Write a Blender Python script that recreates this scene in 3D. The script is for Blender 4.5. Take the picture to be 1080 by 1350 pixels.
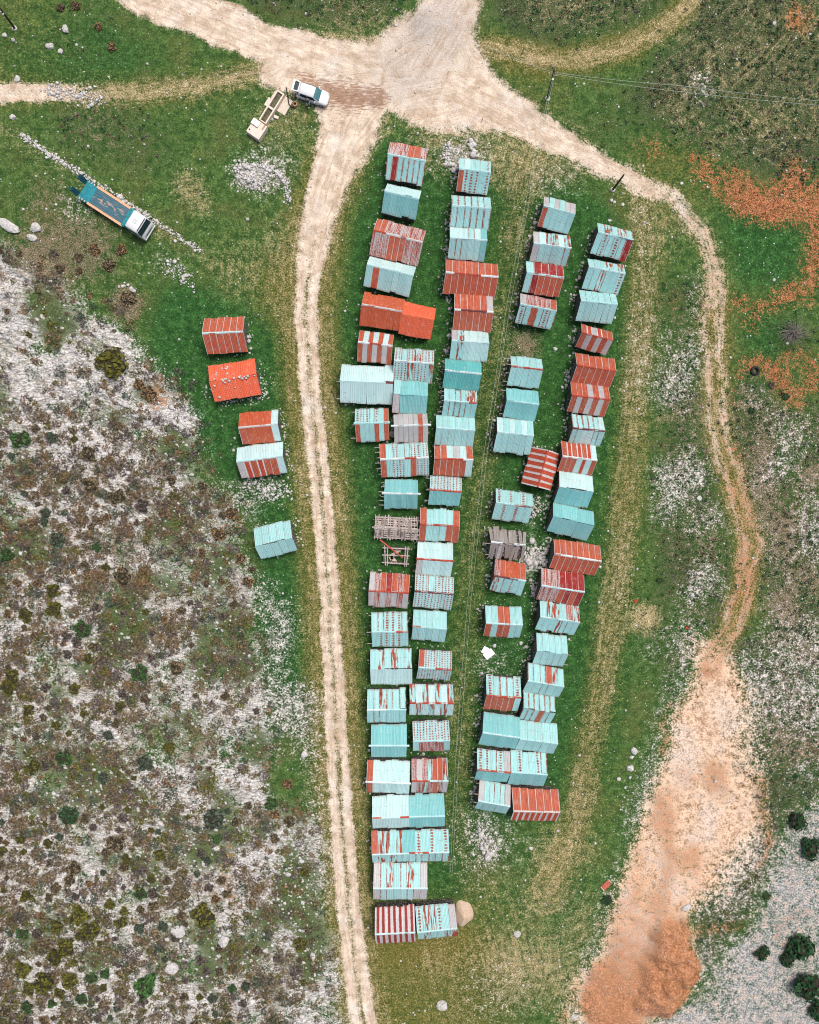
import bpy, bmesh, math, random
import numpy as np
from mathutils import Vector, Matrix, Quaternion, Euler

for _o in list(bpy.data.objects):
    bpy.data.objects.remove(_o)
scene = bpy.context.scene
COL = scene.collection
rng = random.Random(7)
nrg = np.random.default_rng(11)

# ------------------------------------------------------------------ camera
CAM_H = 95.0                      # drone height above the meadow, metres
FPX = 977.0                       # focal length for a 1080 wide picture
NAD = (520.0, 622.0)              # where the plumb line under the drone meets the picture
cam_d = bpy.data.cameras.new('drone_camera')
cam = bpy.data.objects.new('drone_camera', cam_d)
COL.objects.link(cam)
cam_d.sensor_fit = 'HORIZONTAL'
cam_d.sensor_width = 36.0
cam_d.lens = 36.0 * FPX / 1080.0
cam_d.clip_start = 0.5
cam_d.clip_end = 2000.0
_dn = Vector(((NAD[0] - 540) / FPX, (675 - NAD[1]) / FPX, -1.0)).normalized()
CQ = _dn.rotation_difference(Vector((0, 0, -1)))
cam.rotation_mode = 'QUATERNION'
cam.rotation_quaternion = CQ
cam.location = (0, 0, CAM_H)
scene.camera = cam
CR = CQ.to_matrix()
CRI = CR.inverted()

# ------------------------------------------------------------------ sky, sun, exposure
world = bpy.data.worlds.new('World')
scene.world = world
world.use_nodes = True
wn = world.node_tree
wn.nodes.clear()
w_out = wn.nodes.new('ShaderNodeOutputWorld')
w_bg = wn.nodes.new('ShaderNodeBackground')
w_sky = wn.nodes.new('ShaderNodeTexSky')
w_sky.sky_type = 'NISHITA'
w_sky.sun_disc = False
SUN_EL, SUN_ROT = math.radians(66), math.radians(40)
w_sky.sun_elevation = SUN_EL
w_sky.sun_rotation = SUN_ROT
w_sky.air_density = 0.8
w_sky.dust_density = 5.0
w_sky.ozone_density = 0.6
w_bg.inputs['Strength'].default_value = 0.097
wn.links.new(w_sky.outputs[0], w_bg.inputs[0])
wn.links.new(w_bg.outputs[0], w_out.inputs[0])

sun_d = bpy.data.lights.new('sun', 'SUN')
sun_d.energy = 1.4
sun_d.angle = math.radians(24)
sun_d.color = (1.0, 0.95, 0.88)
sun = bpy.data.objects.new('sun', sun_d)
COL.objects.link(sun)
_sd = Vector((math.sin(SUN_ROT) * math.cos(SUN_EL), math.cos(SUN_ROT) * math.cos(SUN_EL), math.sin(SUN_EL)))
sun.rotation_mode = 'QUATERNION'
sun.rotation_quaternion = _sd.to_track_quat('Z', 'Y')
sun.location = _sd * 150

scene.cycles.pixel_filter_type = 'BLACKMAN_HARRIS'
scene.cycles.filter_width = 1.05
scene.view_settings.view_transform = 'Standard'
scene.view_settings.look = 'None'
scene.view_settings.gamma = 1.0
scene.view_settings.use_curve_mapping = False
scene.view_settings.exposure = 0.72

# ------------------------------------------------------------------ site survey: picture map <-> metres
def P(u, v, z=0.0):
    """point of the site at height z that the survey map shows at (u, v)"""
    d = CR @ Vector(((u - 540) / FPX, (675 - v) / FPX, -1.0))
    t = (z - CAM_H) / d.z
    return Vector((d.x * t, d.y * t, z))

def to_map(x, y, z=0.0):
    """survey map coordinates of points (numpy arrays)"""
    m = np.array(CRI)
    X, Y, Z = x, y, z - CAM_H
    cx = m[0][0] * X + m[0][1] * Y + m[0][2] * Z
    cy = m[1][0] * X + m[1][1] * Y + m[1][2] * Z
    cz = m[2][0] * X + m[2][1] * Y + m[2][2] * Z
    return 540 + FPX * cx / -cz, 675 - FPX * cy / -cz

# ------------------------------------------------------------------ numpy noise
def vnoise(x, y, seed):
    r = np.random.default_rng(seed)
    T = r.random((256, 256))
    xi = np.floor(x).astype(int); yi = np.floor(y).astype(int)
    fx = x - xi; fy = y - yi
    fx = fx * fx * (3 - 2 * fx); fy = fy * fy * (3 - 2 * fy)
    a = T[xi % 256, yi % 256]; b = T[(xi + 1) % 256, yi % 256]
    c = T[xi % 256, (yi + 1) % 256]; d = T[(xi + 1) % 256, (yi + 1) % 256]
    return (a * (1 - fx) + b * fx) * (1 - fy) + (c * (1 - fx) + d * fx) * fy

def fbm(x, y, scale, seed, octv=4):
    s = 0.0; a = 0.5; n = 0.0
    for k in range(octv):
        s = s + a * vnoise(x / scale * 2 ** k + 13.7 * k, y / scale * 2 ** k + 5.1 * k, seed + k)
        n += a; a *= 0.5
    return s / n

def sst(lo, hi, x):
    t = np.clip((x - lo) / (hi - lo), 0, 1)
    return t * t * (3 - 2 * t)

# ------------------------------------------------------------------ shader helper
class NT:
    def __init__(s, name):
        s.m = bpy.data.materials.new(name)
        s.m.use_nodes = True
        s.t = s.m.node_tree
        s.t.nodes.clear()
        s.out = s.t.nodes.new('ShaderNodeOutputMaterial')
        s.b = s.t.nodes.new('ShaderNodeBsdfPrincipled')
        s.t.links.new(s.b.outputs[0], s.out.inputs[0])
    def put(s, sock, v):
        if hasattr(v, 'is_output'):
            s.t.links.new(v, sock)
        elif isinstance(v, (tuple, list)) and len(v) == 3 and sock.type == 'RGBA':
            sock.default_value = (*v, 1)
        else:
            sock.default_value = v
    def n(s, typ, **kw):
        nd = s.t.nodes.new(typ)
        for k, v in kw.items():
            setattr(nd, k, v)
        return nd
    def math(s, op, a, b=None, c=None, clamp=False):
        nd = s.n('ShaderNodeMath', operation=op, use_clamp=clamp)
        s.put(nd.inputs[0], a)
        if b is not None: s.put(nd.inputs[1], b)
        if c is not None: s.put(nd.inputs[2], c)
        return nd.outputs[0]
    def ss(s, lo, hi, x):
        nd = s.n('ShaderNodeMapRange', interpolation_type='SMOOTHSTEP')
        s.put(nd.inputs[0], x); s.put(nd.inputs[1], lo); s.put(nd.inputs[2], hi)
        return nd.outputs[0]
    def mix(s, f, a, b, blend='MIX'):
        nd = s.n('ShaderNodeMix', data_type='RGBA', blend_type=blend)
        s.put(nd.inputs[0], f); s.put(nd.inputs[6], a); s.put(nd.inputs[7], b)
        return nd.outputs[2]
    def noise(s, vec, scale, detail=3, rough=0.55, dist=0.0):
        nd = s.n('ShaderNodeTexNoise')
        if vec is not None: s.put(nd.inputs['Vector'], vec)
        nd.inputs['Scale'].default_value = scale
        nd.inputs['Detail'].default_value = detail
        nd.inputs['Roughness'].default_value = rough
        nd.inputs['Distortion'].default_value = dist
        return nd.outputs[0]
    def mapping(s, vec, scale=(1, 1, 1), rot=(0, 0, 0), loc=(0, 0, 0)):
        nd = s.n('ShaderNodeMapping')
        s.put(nd.inputs[0], vec)
        nd.inputs['Scale'].default_value = scale
        nd.inputs['Rotation'].default_value = rot
        nd.inputs['Location'].default_value = loc
        return nd.outputs[0]
    def attr(s, name):
        nd = s.n('ShaderNodeAttribute', attribute_name=name)
        return nd.outputs['Fac']
    def coord(s, which='Object'):
        return s.n('ShaderNodeTexCoord').outputs[which]
    def pos(s):
        return s.n('ShaderNodeNewGeometry').outputs['Position']
    def island(s):
        return s.n('ShaderNodeNewGeometry').outputs['Random Per Island']
    def orand(s):
        return s.n('ShaderNodeObjectInfo').outputs['Random']
    def bump(s, h, dist=0.05, strength=1.0):
        nd = s.n('ShaderNodeBump')
        nd.inputs['Strength'].default_value = strength
        nd.inputs['Distance'].default_value = dist
        s.put(nd.inputs['Height'], h)
        s.t.links.new(nd.outputs[0], s.b.inputs['Normal'])
    def fin(s, col, rough=0.8, metal=0.0, spec=0.3):
        s.put(s.b.inputs['Base Color'], col)
        s.put(s.b.inputs['Roughness'], rough)
        s.put(s.b.inputs['Metallic'], metal)
        s.put(s.b.inputs['Specular IOR Level'], spec)
        return s.m

MATS = {}
def simple(name, col, rough=0.7, metal=0.0, spec=0.3, var=0.18, scale=6.0, bump=0.0):
    if name in MATS: return MATS[name]
    s = NT(name)
    c = s.coord()
    nz = s.noise(c, scale, 4, 0.6)
    f = s.ss(0.3, 0.7, nz)
    lo = tuple(x * (1 - var) for x in col); hi = tuple(min(1, x * (1 + var)) for x in col)
    s.fin(s.mix(f, lo, hi), rough, metal, spec)
    if bump: s.bump(nz, bump)
    MATS[name] = s.m
    return s.m

# ------------------------------------------------------------------ mesh helper
class MB:
    def __init__(s):
        s.v = []; s.f = []
    def add(s, vs, fs):
        o = len(s.v)
        s.v += [tuple(p) for p in vs]
        s.f += [tuple(i + o for i in f) for f in fs]
    def box(s, c, d, rot=None, taper=1.0):
        hx, hy, hz = d[0] / 2, d[1] / 2, d[2] / 2
        vs = []
        for z, k in ((-hz, 1.0), (hz, taper)):
            for x, y in ((-hx, -hy), (hx, -hy), (hx, hy), (-hx, hy)):
                p = Vector((x * k, y * k, z))
                if rot: p = rot @ p
                vs.append(p + Vector(c))
        s.add(vs, [(3, 2, 1, 0), (4, 5, 6, 7), (0, 1, 5, 4), (1, 2, 6, 5), (2, 3, 7, 6), (3, 0, 4, 7)])
        return s
    def tube(s, p0, p1, r0, r1=None, n=8):
        p0 = Vector(p0); p1 = Vector(p1); r1 = r0 if r1 is None else r1
        d = (p1 - p0).normalized()
        a = d.orthogonal().normalized(); b = d.cross(a)
        vs = []
        for p, r in ((p0, r0), (p1, r1)):
            for k in range(n):
                t = 2 * math.pi * k / n
                vs.append(p + a * (r * math.cos(t)) + b * (r * math.sin(t)))
        fs = [(k, (k + 1) % n, n + (k + 1) % n, n + k) for k in range(n)]
        fs += [tuple(range(n - 1, -1, -1)), tuple(range(n, 2 * n))]
        s.add(vs, fs)
        return s
    def hexa(s, pts):
        """8 points: bottom ring then top ring, counter-clockwise"""
        s.add(pts, [(3, 2, 1, 0), (4, 5, 6, 7), (0, 1, 5, 4), (1, 2, 6, 5), (2, 3, 7, 6), (3, 0, 4, 7)])
        return s
    def lathe(s, prof, n=16, c=(0, 0, 0), close=False):
        vs = []; m = len(prof)
        for r, z in prof:
            for k in range(n):
                t = 2 * math.pi * k / n
                vs.append((c[0] + r * math.cos(t), c[1] + r * math.sin(t), c[2] + z))
        fs = []
        for j in range(m - 1):
            for k in range(n):
                fs.append((j * n + k, j * n + (k + 1) % n, (j + 1) * n + (k + 1) % n, (j + 1) * n + k))
        if close:
            for k in range(n):
                fs.append(((m - 1) * n + k, (m - 1) * n + (k + 1) % n, (k + 1) % n, k))
        s.add(vs, fs)
        return s
    def mesh(s, name, mat=None, smooth=False):
        me = bpy.data.meshes.new(name)
        me.from_pydata(s.v, [], s.f)
        if mat: me.materials.append(mat)
        if smooth:
            me.polygons.foreach_set('use_smooth', [True] * len(me.polygons))
        me.update()
        return me
    def build(s, name, mat, parent=None, loc=None, rotz=None, smooth=False, bevel=0.0):
        o = bpy.data.objects.new(name, s.mesh(name, mat, smooth))
        COL.objects.link(o)
        if parent: o.parent = parent
        if loc is not None: o.location = loc
        if rotz is not None: o.rotation_euler = (0, 0, rotz)
        if bevel:
            b = o.modifiers.new('bevel', 'BEVEL'); b.width = bevel; b.segments = 2
        return o

def tag(o, label=None, cat=None, group=None, kind=None):
    if label: o['label'] = label
    if cat: o['category'] = cat
    if group: o['group'] = group
    if kind: o['kind'] = kind
    return o

def empty(name, loc, rz=0.0, label=None, cat=None, group=None):
    o = bpy.data.objects.new(name, None)
    COL.objects.link(o)
    o.empty_display_size = 0.3
    o.location = loc
    o.rotation_euler = (0, 0, rz)
    return tag(o, label, cat, group)

def np_mesh(name, V, F, mat, smooth=False):
    """V (n,3), F (m,k) all faces with k corners"""
    V = np.asarray(V, dtype=np.float32); F = np.asarray(F, dtype=np.int32)
    me = bpy.data.meshes.new(name)
    k = F.shape[1]
    me.vertices.add(len(V)); me.vertices.foreach_set('co', V.ravel())
    me.loops.add(F.size); me.loops.foreach_set('vertex_index', F.ravel())
    me.polygons.add(len(F))
    me.polygons.foreach_set('loop_start', np.arange(0, F.size, k, dtype=np.int32))
    me.polygons.foreach_set('loop_total', np.full(len(F), k, dtype=np.int32))
    if smooth: me.polygons.foreach_set('use_smooth', np.ones(len(F), dtype=bool))
    me.update(calc_edges=True)
    if mat: me.materials.append(mat)
    return me

def np_obj(name, V, F, mat, label=None, cat=None, kind=None, group=None, smooth=False):
    o = bpy.data.objects.new(name, np_mesh(name, V, F, mat, smooth))
    COL.objects.link(o)
    return tag(o, label, cat, group, kind)
# ------------------------------------------------------------------ the ground
STEP = 0.26
GX = np.arange(-68, 68 + STEP, STEP); GY = np.arange(-86, 78 + STEP, STEP)
XX, YY = np.meshgrid(GX, GY)                    # rows = y
U0, V0 = to_map(XX, YY)
_w1 = fbm(XX, YY, 2.2, 101, 4) - 0.5; _w2 = fbm(XX, YY, 2.2, 201, 4) - 0.5
U = U0 + _w1 * 16; V = V0 + _w2 * 16            # ragged edges

_b1 = fbm(XX, YY, 7.0, 401, 4) - 0.5; _b2 = fbm(XX, YY, 7.0, 411, 4) - 0.5
U_, V_w = U, V
def wander(k):
    global U, V
    U = U_ + _b1 * k; V = V_w + _b2 * k
def d_line(pts, uu=None, vv=None):
    """distance to polyline, parameter-interpolated third value"""
    uu = U if uu is None else uu; vv = V if vv is None else vv
    best = np.full(uu.shape, 1e9); w = np.zeros(uu.shape)
    for a, b in zip(pts[:-1], pts[1:]):
        dx, dy = b[0] - a[0], b[1] - a[1]
        t = np.clip(((uu - a[0]) * dx + (vv - a[1]) * dy) / (dx * dx + dy * dy), 0, 1)
        d = np.hypot(uu - a[0] - t * dx, vv - a[1] - t * dy)
        k = d < best
        best = np.where(k, d, best)
        if len(a) > 2: w = np.where(k, a[2] + (b[2] - a[2]) * t, w)
    return best, w

def line(pts, soft=6.0):
    """soft mask of a polyline whose third value is the half width"""
    d, w = d_line(pts)
    return 1 - sst(w - soft * 0.5, w + soft * 0.5, d)

def poly(pts, soft=12.0):
    ins = np.zeros(U.shape, bool)
    n = len(pts)
    for i in range(n):
        x1, y1 = pts[i]; x2, y2 = pts[(i + 1) % n]
        if y1 == y2: continue
        c = ((y1 > V) != (y2 > V)) & (U < (x2 - x1) * (V - y1) / (y2 - y1) + x1)
        ins ^= c
    d, _ = d_line(list(pts) + [pts[0]])
    sd = np.where(ins, d, -d)
    return sst(-soft, soft, sd)

def blob(u, v, r, soft=None, sv=1.0):
    d = np.hypot(U - u, (V - v) * sv)
    soft = r * 0.6 if soft is None else soft
    return 1 - sst(r - soft, r + soft, d)

def mx(*a):
    r = a[0]
    for b in a[1:]: r = np.maximum(r, b)
    return r

n_big = fbm(XX, YY, 14, 31, 4); n_mid = fbm(XX, YY, 5, 41, 4); n_sml = fbm(XX, YY, 1.6, 51, 3)

# --- roads of pale crushed limestone
main_road = [(120, -60, 30), (190, -10, 29), (250, 14, 28), (330, 48, 27), (400, 72, 28), (470, 92, 34), (540, 95, 40)]
up_road = [(540, 95, 46), (570, 50, 40), (598, 0, 35), (620, -60, 34)]
junction = [(345, 84), (400, 60), (470, 62), (540, 20), (560, -10), (632, -10), (626, 50), (650, 100), (700, 140), (770, 190),
            (740, 205), (670, 172), (620, 172), (585, 175), (540, 160), (505, 140), (492, 190), (470, 225), (425, 215), (428, 160), (412, 132), (345, 108)]
right_road = [(600, 110, 40), (680, 152, 25), (740, 188, 18), (790, 213, 14), (835, 236, 13), (885, 262, 11), (925, 305, 11), (941, 350, 10), (941, 400, 10)]
right_low = [(941, 390, 14), (940, 443, 11), (943, 517, 15), (949, 572, 15), (966, 628, 13), (983, 683, 12), (990, 720, 13), (980, 776, 14), (962, 831, 18), (935, 880, 20)]
track = [(478, 120, 34), (458, 170, 32), (438, 225, 22), (420, 285, 18), (408, 350, 17), (403, 420, 16), (406, 480, 15), (413, 550, 15), (421, 625, 15), (428, 700, 15), (434, 780, 15),
         (438, 860, 15), (443, 950, 16), (449, 1050, 16), (456, 1140, 17), (464, 1240, 18), (476, 1330, 19), (492, 1420, 19), (520, 1560, 19)]
inner_track = [(846, 240, 14), (851, 320, 15), (849, 400, 16), (843, 470, 18), (836, 530, 16), (832, 600, 14), (824, 680, 14), (814, 760, 15), (806, 830, 20), (797, 890, 17),
               (778, 980, 15), (768, 1050, 16), (752, 1120, 24), (720, 1170, 30)]
mid_track = [(705, 190, 13), (690, 240, 15), (673, 330, 15), (657, 440, 15), (643, 550, 14), (634, 640, 14), (626, 730, 14), (618, 820, 14), (611, 900, 14), (604, 980, 13), (600, 1060, 12), (612, 1110, 12), (632, 1190, 12), (650, 1280, 14)]
left_track = [(-60, 120, 13), (60, 122, 14), (130, 126, 13), (200, 120, 12), (270, 112, 11), (330, 98, 11), (360, 92, 14)]
arc_track = [(640, 62, 12), (700, 76, 12), (765, 76, 11), (825, 62, 11), (878, 32, 10), (925, -10, 10), (960, -60, 10)]
truck_track = [(-40, 150, 8), (20, 178, 8), (60, 205, 9), (110, 240, 9), (190, 292, 9), (250, 332, 8), (330, 372, 7), (385, 420, 8)]

m_main = mx(line(main_road, 12), line(up_road, 16), poly(junction, 16))
m_rr = line(right_road, 16)
def d_path(pts):
    """signed side distance and run along a path, in metres"""
    best = np.full(U0.shape, 1e9); lat = np.zeros(U0.shape); lon = np.zeros(U0.shape); run = 0.0
    for a, b in zip(pts[:-1], pts[1:]):
        dx, dy = b[0] - a[0], b[1] - a[1]; L = math.hypot(dx, dy)
        t = np.clip(((U0 - a[0]) * dx + (V0 - a[1]) * dy) / (L * L), 0, 1)
        ex, ey = U0 - a[0] - t * dx, V0 - a[1] - t * dy
        d = np.hypot(ex, ey); k = d < best
        best = np.where(k, d, best); lat = np.where(k, np.sign(ex * dy - ey * dx) * d, lat); lon = np.where(k, run + t * L, lon)
        run += L
    return best, lat * 0.0972, lon * 0.0972
_bd = np.full(U0.shape, 1e9); LAT = np.zeros(U0.shape); LON = np.zeros(U0.shape)
for _i, _p in enumerate((main_road, up_road, right_road + right_low[2:], track, inner_track, mid_track, left_track, arc_track, [(440, 150), (480, 110), (560, 60), (600, 0)], [(470, 200), (520, 130), (600, 115), (700, 165)])):
    _d, _la, _lo = d_path(_p)
    _k = _d < _bd
    _bd = np.where(_k, _d, _bd); LAT = np.where(_k, _la + 31.0 * _i, LAT); LON = np.where(_k, _lo + 17.0 * _i, LON)
d_t, w_t = d_line(track, U0 + _w1 * 6, V0 + _w2 * 6)
m_track = 1 - sst(w_t - 6.0, w_t + 2.5 + 12 * (1 - sst(250, 420, V0)), d_t)
strip = np.exp(-(d_t / 3.3) ** 2) * sst(260, 420, V0) * (0.55 + 0.5 * n_mid)
d_r, w_r = d_line(right_low)
ruts = lambda d, off, w: np.exp(-((d - off) / w) ** 2)
m_rlow = ruts(d_r, 9, 5.5) * sst(330, 420, V0) * (V0 < 895)
d_i, w_i = d_line(inner_track)
d_m, w_m = d_line(mid_track, U0 + _w1 * 8, V0 + _w2 * 8)
d_l, w_l = d_line(left_track)
d_a, w_a = d_line(arc_track)
d_k, _ = d_line(truck_track)

A = {'lat': LAT, 'lon': LON}
A['dirt'] = np.clip(mx(m_main, m_rr * (0.97 - 0.42 * sst(205, 300, V0)), m_track - strip, (1 - sst(w_l - 6, w_l + 3, d_l)) * (0.9 - 0.75 * sst(60, 150, U0)), m_rlow * 0.6,
                      blob(368, 92, 22, 8)), 0, 1)
A['grey'] = np.clip(mx(blob(558, 32, 20, 14, 0.7) * 1.0, blob(590, 40, 50, 40) * 0.55, blob(540, 85, 60, 40) * 0.45, blob(555, 70, 36, 30) * 0.35, line([(520, 60, 6), (600, 50, 6)], 20) * 0.5, blob(382, 45, 10, 9) * 0.6, blob(690, 160, 16, 14) * 0.3), 0, 1) * m_main
A['mud'] = np.clip(mx(line([(395, 98, 7), (430, 118, 13), (470, 128, 17), (500, 128, 12)], 12) * (0.35 + 0.9 * n_sml), blob(458, 122, 24, 18) * 0.55, line([(425, 148, 2), (470, 175, 2)], 6) * 0.5), 0, 1)
A['dry'] = np.clip(mx(ruts(d_i, 9, 4.5) * (0.16 + 0.75 * n_mid) + 0.12 * (1 - sst(10, 34, d_i)), ruts(d_r, 9, 6.0) * 0.7 * (V0 > 330) * (V0 < 890), m_rr * 0.6 * sst(190, 260, V0) * (1 - sst(350, 400, V0)), (ruts(d_m, 10, 3.6) + 0.12 * ruts(d_m, 0, 4)) * (0.1 + 0.8 * n_mid) * (1 - 0.4 * sst(900, 1060, V0)), ruts(d_l, 5, 7) * 0.75, ruts(d_a, 4, 8) * 0.72, ruts(d_k, 6, 3.5) * 0.42,
                      ruts(d_t, 22, 13) * 0.5 * (0.3 + n_mid), (1 - sst(14, 34, d_r)) * 0.16 * (V0 > 350), blob(690, 200, 60) * 0.48, blob(745, 200, 40) * 0.4, blob(700, 330, 30) * 0.28,
                      blob(370, 165, 45) * 0.3, blob(380, 330, 45, 40) * 0.36, blob(330, 350, 50, 45) * 0.25, blob(250, 245, 22, 18) * 0.5, blob(265, 270, 14, 12) * 0.5, blob(700, 1250, 85, 60) * (0.1 + 0.75 * n_mid), blob(600, 1290, 70, 50) * 0.5 * n_mid,
                      blob(745, 1120, 40, 30) * 0.45, blob(850, 815, 20, 12) * 0.75, blob(500, 160, 20) * 0.45, blob(600, 175, 60, 40) * 0.42, blob(470, 30, 60, 30, 1.8) * 0.25, blob(450, 62, 50, 20, 2.5) * 0.6,
                      line([(868, 558, 3), (925, 527, 3)], 5) * 0.7, blob(870, 300, 40, 30) * 0.3, blob(900, 620, 30, 25) * 0.2, blob(695, 455, 20, 10) * 0.45, poly([(880, 20), (1100, -60), (1100, 220), (960, 220), (860, 150)], 30) * 0.45 * fbm(XX, YY, 4, 201, 4), poly([(640, -60), (900, -60), (840, 40), (700, 50)], 20) * 0.35 * fbm(XX, YY, 3, 211, 4), blob(255, 1180, 60, 40) * 0.5, blob(300, 1120, 35, 25) * 0.45), 0, 1)
shed_zone = [(500, 180), (560, 170), (660, 220), (790, 260), (830, 300), (830, 520), (815, 700), (800, 850), (755, 980), (740, 1080), (640, 1090), (600, 1240), (480, 1250), (470, 1050), (462, 800), (448, 600), (440, 420), (465, 280)]
A['lush'] = np.clip(mx(poly(shed_zone, 14) * 0.8, poly([(205, 380), (260, 370), (390, 440), (398, 640), (415, 900), (410, 960), (330, 900), (340, 700), (255, 590), (190, 470)], 25) * 0.9, blob(100, 80, 110, 60, 1.8) * 0.6,
                       blob(330, 190, 60) * 0.3, poly([(945, 270), (1060, 300), (1060, 380), (970, 380)], 20) * 0.85, blob(1010, 440, 40, 25) * 0.75, poly([(830, 700), (850, 800), (810, 1000), (770, 1090), (740, 1060), (790, 880)], 15) * 0.8,
                       line([(295, 900, 22), (310, 980, 14), (320, 1020, 8)], 14) * 0.9, line([(350, 950, 18), (380, 900, 20)], 20) * 0.7, blob(830, 55, 120, 60, 2.0) * 0.3, line([(760, 1180, 14), (735, 1260, 14), (760, 1100, 12)], 14) * 0.6, line([(430, 1100, 6), (440, 1200, 6), (448, 1300, 7)], 10) * 0.6), 0, 1)
A['olive'] = np.clip(mx((1 - sst(20, 58, d_t)) * 0.75 * (V0 > 180), blob(560, 1250, 90, 50, 2.0) * 0.85, blob(570, 1300, 120, 60) * 0.6, (1 - sst(18, 40, d_m)) * 0.35, (1 - sst(10, 26, d_a)) * 0.95, (1 - sst(14, 32, d_l)) * 0.5, (1 - sst(10, 40, d_i)) * 0.55,
                        line([(1000, 1030, 20), (1003, 1090, 16), (985, 1170, 14), (940, 1215, 14)], 26) * 0.8, blob(390, 380, 60) * 0.6, blob(850, 800, 30) * 0.3, (1 - sst(8, 36, d_r)) * 0.85 * (V0 > 240), blob(700, 120, 50, 40) * 0.35, blob(40, 40, 80, 60) * 0.25, blob(880, 230, 60, 40) * 0.4), 0, 1)
# --- limestone slope on the left
rock_zone = [(-260, 250), (-20, 318), (60, 352), (130, 418), (195, 488), (238, 525), (250, 575), (280, 640), (300, 700), (322, 780), (345, 870), (350, 950), (368, 1040), (415, 1080), (420, 1200), (442, 1300), (470, 1420), (490, 1620), (-260, 1620)]
wander(40)
z_rock = poly(rock_zone, 34)
wander(0)
strk0 = fbm(XX * 0.86 - YY * 0.5, (XX * 0.5 + YY * 0.86) * 3.4, 4.5, 303, 4)
upper_rock = poly([(-200, 290), (0, 338), (70, 365), (150, 440), (240, 530), (245, 575), (180, 560), (90, 560), (0, 540), (-200, 500)], 25)
A['rock'] = np.clip(z_rock * (0.80 + 0.75 * (n_mid - 0.5) * 2 + 1.2 * (strk0 - 0.5)) + upper_rock * (0.9 * (strk0 - 0.45))
                    + 1.0 * mx(blob(262, 888, 14, 10, 1.5), blob(10, 830, 20, 14), line([(332, 890, 7), (338, 950, 9)], 8), line([(340, 1010, 6), (338, 1060, 9), (322, 1130, 14), (310, 1200, 8)], 10), blob(385, 1220, 22, 16) * 0.8, blob(270, 715, 10, 7, 0.5), blob(395, 1290, 16, 12), blob(220, 560, 28, 20) * 0.6, blob(20, 930, 18, 12) * 0.7, blob(180, 1070, 40, 30) * 0.35, blob(360, 1150, 22, 20) * 0.6, blob(330, 232, 20, 9, 1.4), line([(345, 222, 5), (368, 228, 6), (378, 250, 4)], 6), blob(600, 205, 14, 8) * 0.7), 0, 1)
A['heath'] = np.clip(z_rock * (0.24 + 1.5 * (fbm(XX, YY, 3.2, 77, 4) - 0.5)) * (1 - 0.45 * upper_rock) + mx(blob(90, 325, 70, 40, 1.4) * 0.6, blob(60, 270, 40, 30) * 0.4, blob(165, 400, 24, 14) * 0.75, blob(200, 518, 22, 14) * 0.5, blob(340, 645, 35, 25, 1.4) * 0.35, blob(130, 160, 50, 35) * 0.25, blob(693, 455, 22, 12) * 0.6), 0, 1)
A['heath'] = np.clip(A['heath'] + 1.5 * poly([(975, 500), (1090, 560), (1100, 1000), (1010, 1000), (1000, 800), (1005, 700), (965, 590)], 25) * (fbm(XX, YY, 3.4, 171, 4) - 0.12) + 0.7 * poly([(975, 900), (1015, 900), (1020, 1150), (960, 1215), (915, 1215), (985, 1090)], 16) * (fbm(XX, YY, 3.0, 181, 4) - 0.1) + 0.8 * poly([(870, 380), (925, 400), (940, 560), (960, 760), (880, 900), (860, 760), (868, 600)], 20) * (fbm(XX, YY, 3.0, 191, 4) - 0.15), 0, 1)
A['green_in'] = np.clip(z_rock * sst(0.48, 0.66, fbm(XX, YY, 3.6, 87, 4)) * 0.75 + z_rock * (poly([(230, 560), (280, 620), (310, 760), (360, 900), (420, 1050), (440, 1300), (400, 1300), (370, 1100), (330, 1000), (290, 850), (230, 700)], 30) * 0.6), 0, 1)
wander(45)
# --- right side: stony scrub, bare earth cut, grey gravel, ferns
right_stony = poly([(862, 360), (925, 380), (930, 560), (955, 680), (975, 760), (930, 860), (870, 970), (850, 900), (860, 780), (868, 600)], 20)
far_right = poly([(970, 480), (1060, 530), (1200, 480), (1300, 480), (1300, 1650), (700, 1650), (760, 1340), (850, 1050), (930, 870), (1005, 800), (1000, 690), (965, 590)], 25)
earth = [(928, 868), (961, 872), (982, 906), (962, 975), (993, 1030), (1002, 1078), (962, 1110), (930, 1158), (905, 1190), (912, 1212), (921, 1245), (912, 1290), (876, 1330), (855, 1340), (835, 1400), (765, 1400), (780, 1290), (790, 1248), (810, 1200), (826, 1142), (855, 1052), (867, 1004), (892, 934), (916, 894)]
m_earth = poly(earth, 9)
gravel = mx(poly([(975, 935), (985, 970), (985, 1010), (955, 1000), (955, 950)], 12) * 0.8, poly([(1020, 1095), (1085, 1045), (1200, 1000), (1250, 1000), (1250, 1500), (840, 1500), (862, 1345), (925, 1295), (960, 1240), (1010, 1205), (1022, 1150)], 14) * 0.95, poly([(765, 1240), (782, 1250), (778, 1290), (760, 1280)], 6), blob(1055, 575, 12, 8), blob(1070, 640, 30, 22) * 0.4, blob(790, 1210, 8, 5, 0.6))
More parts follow.
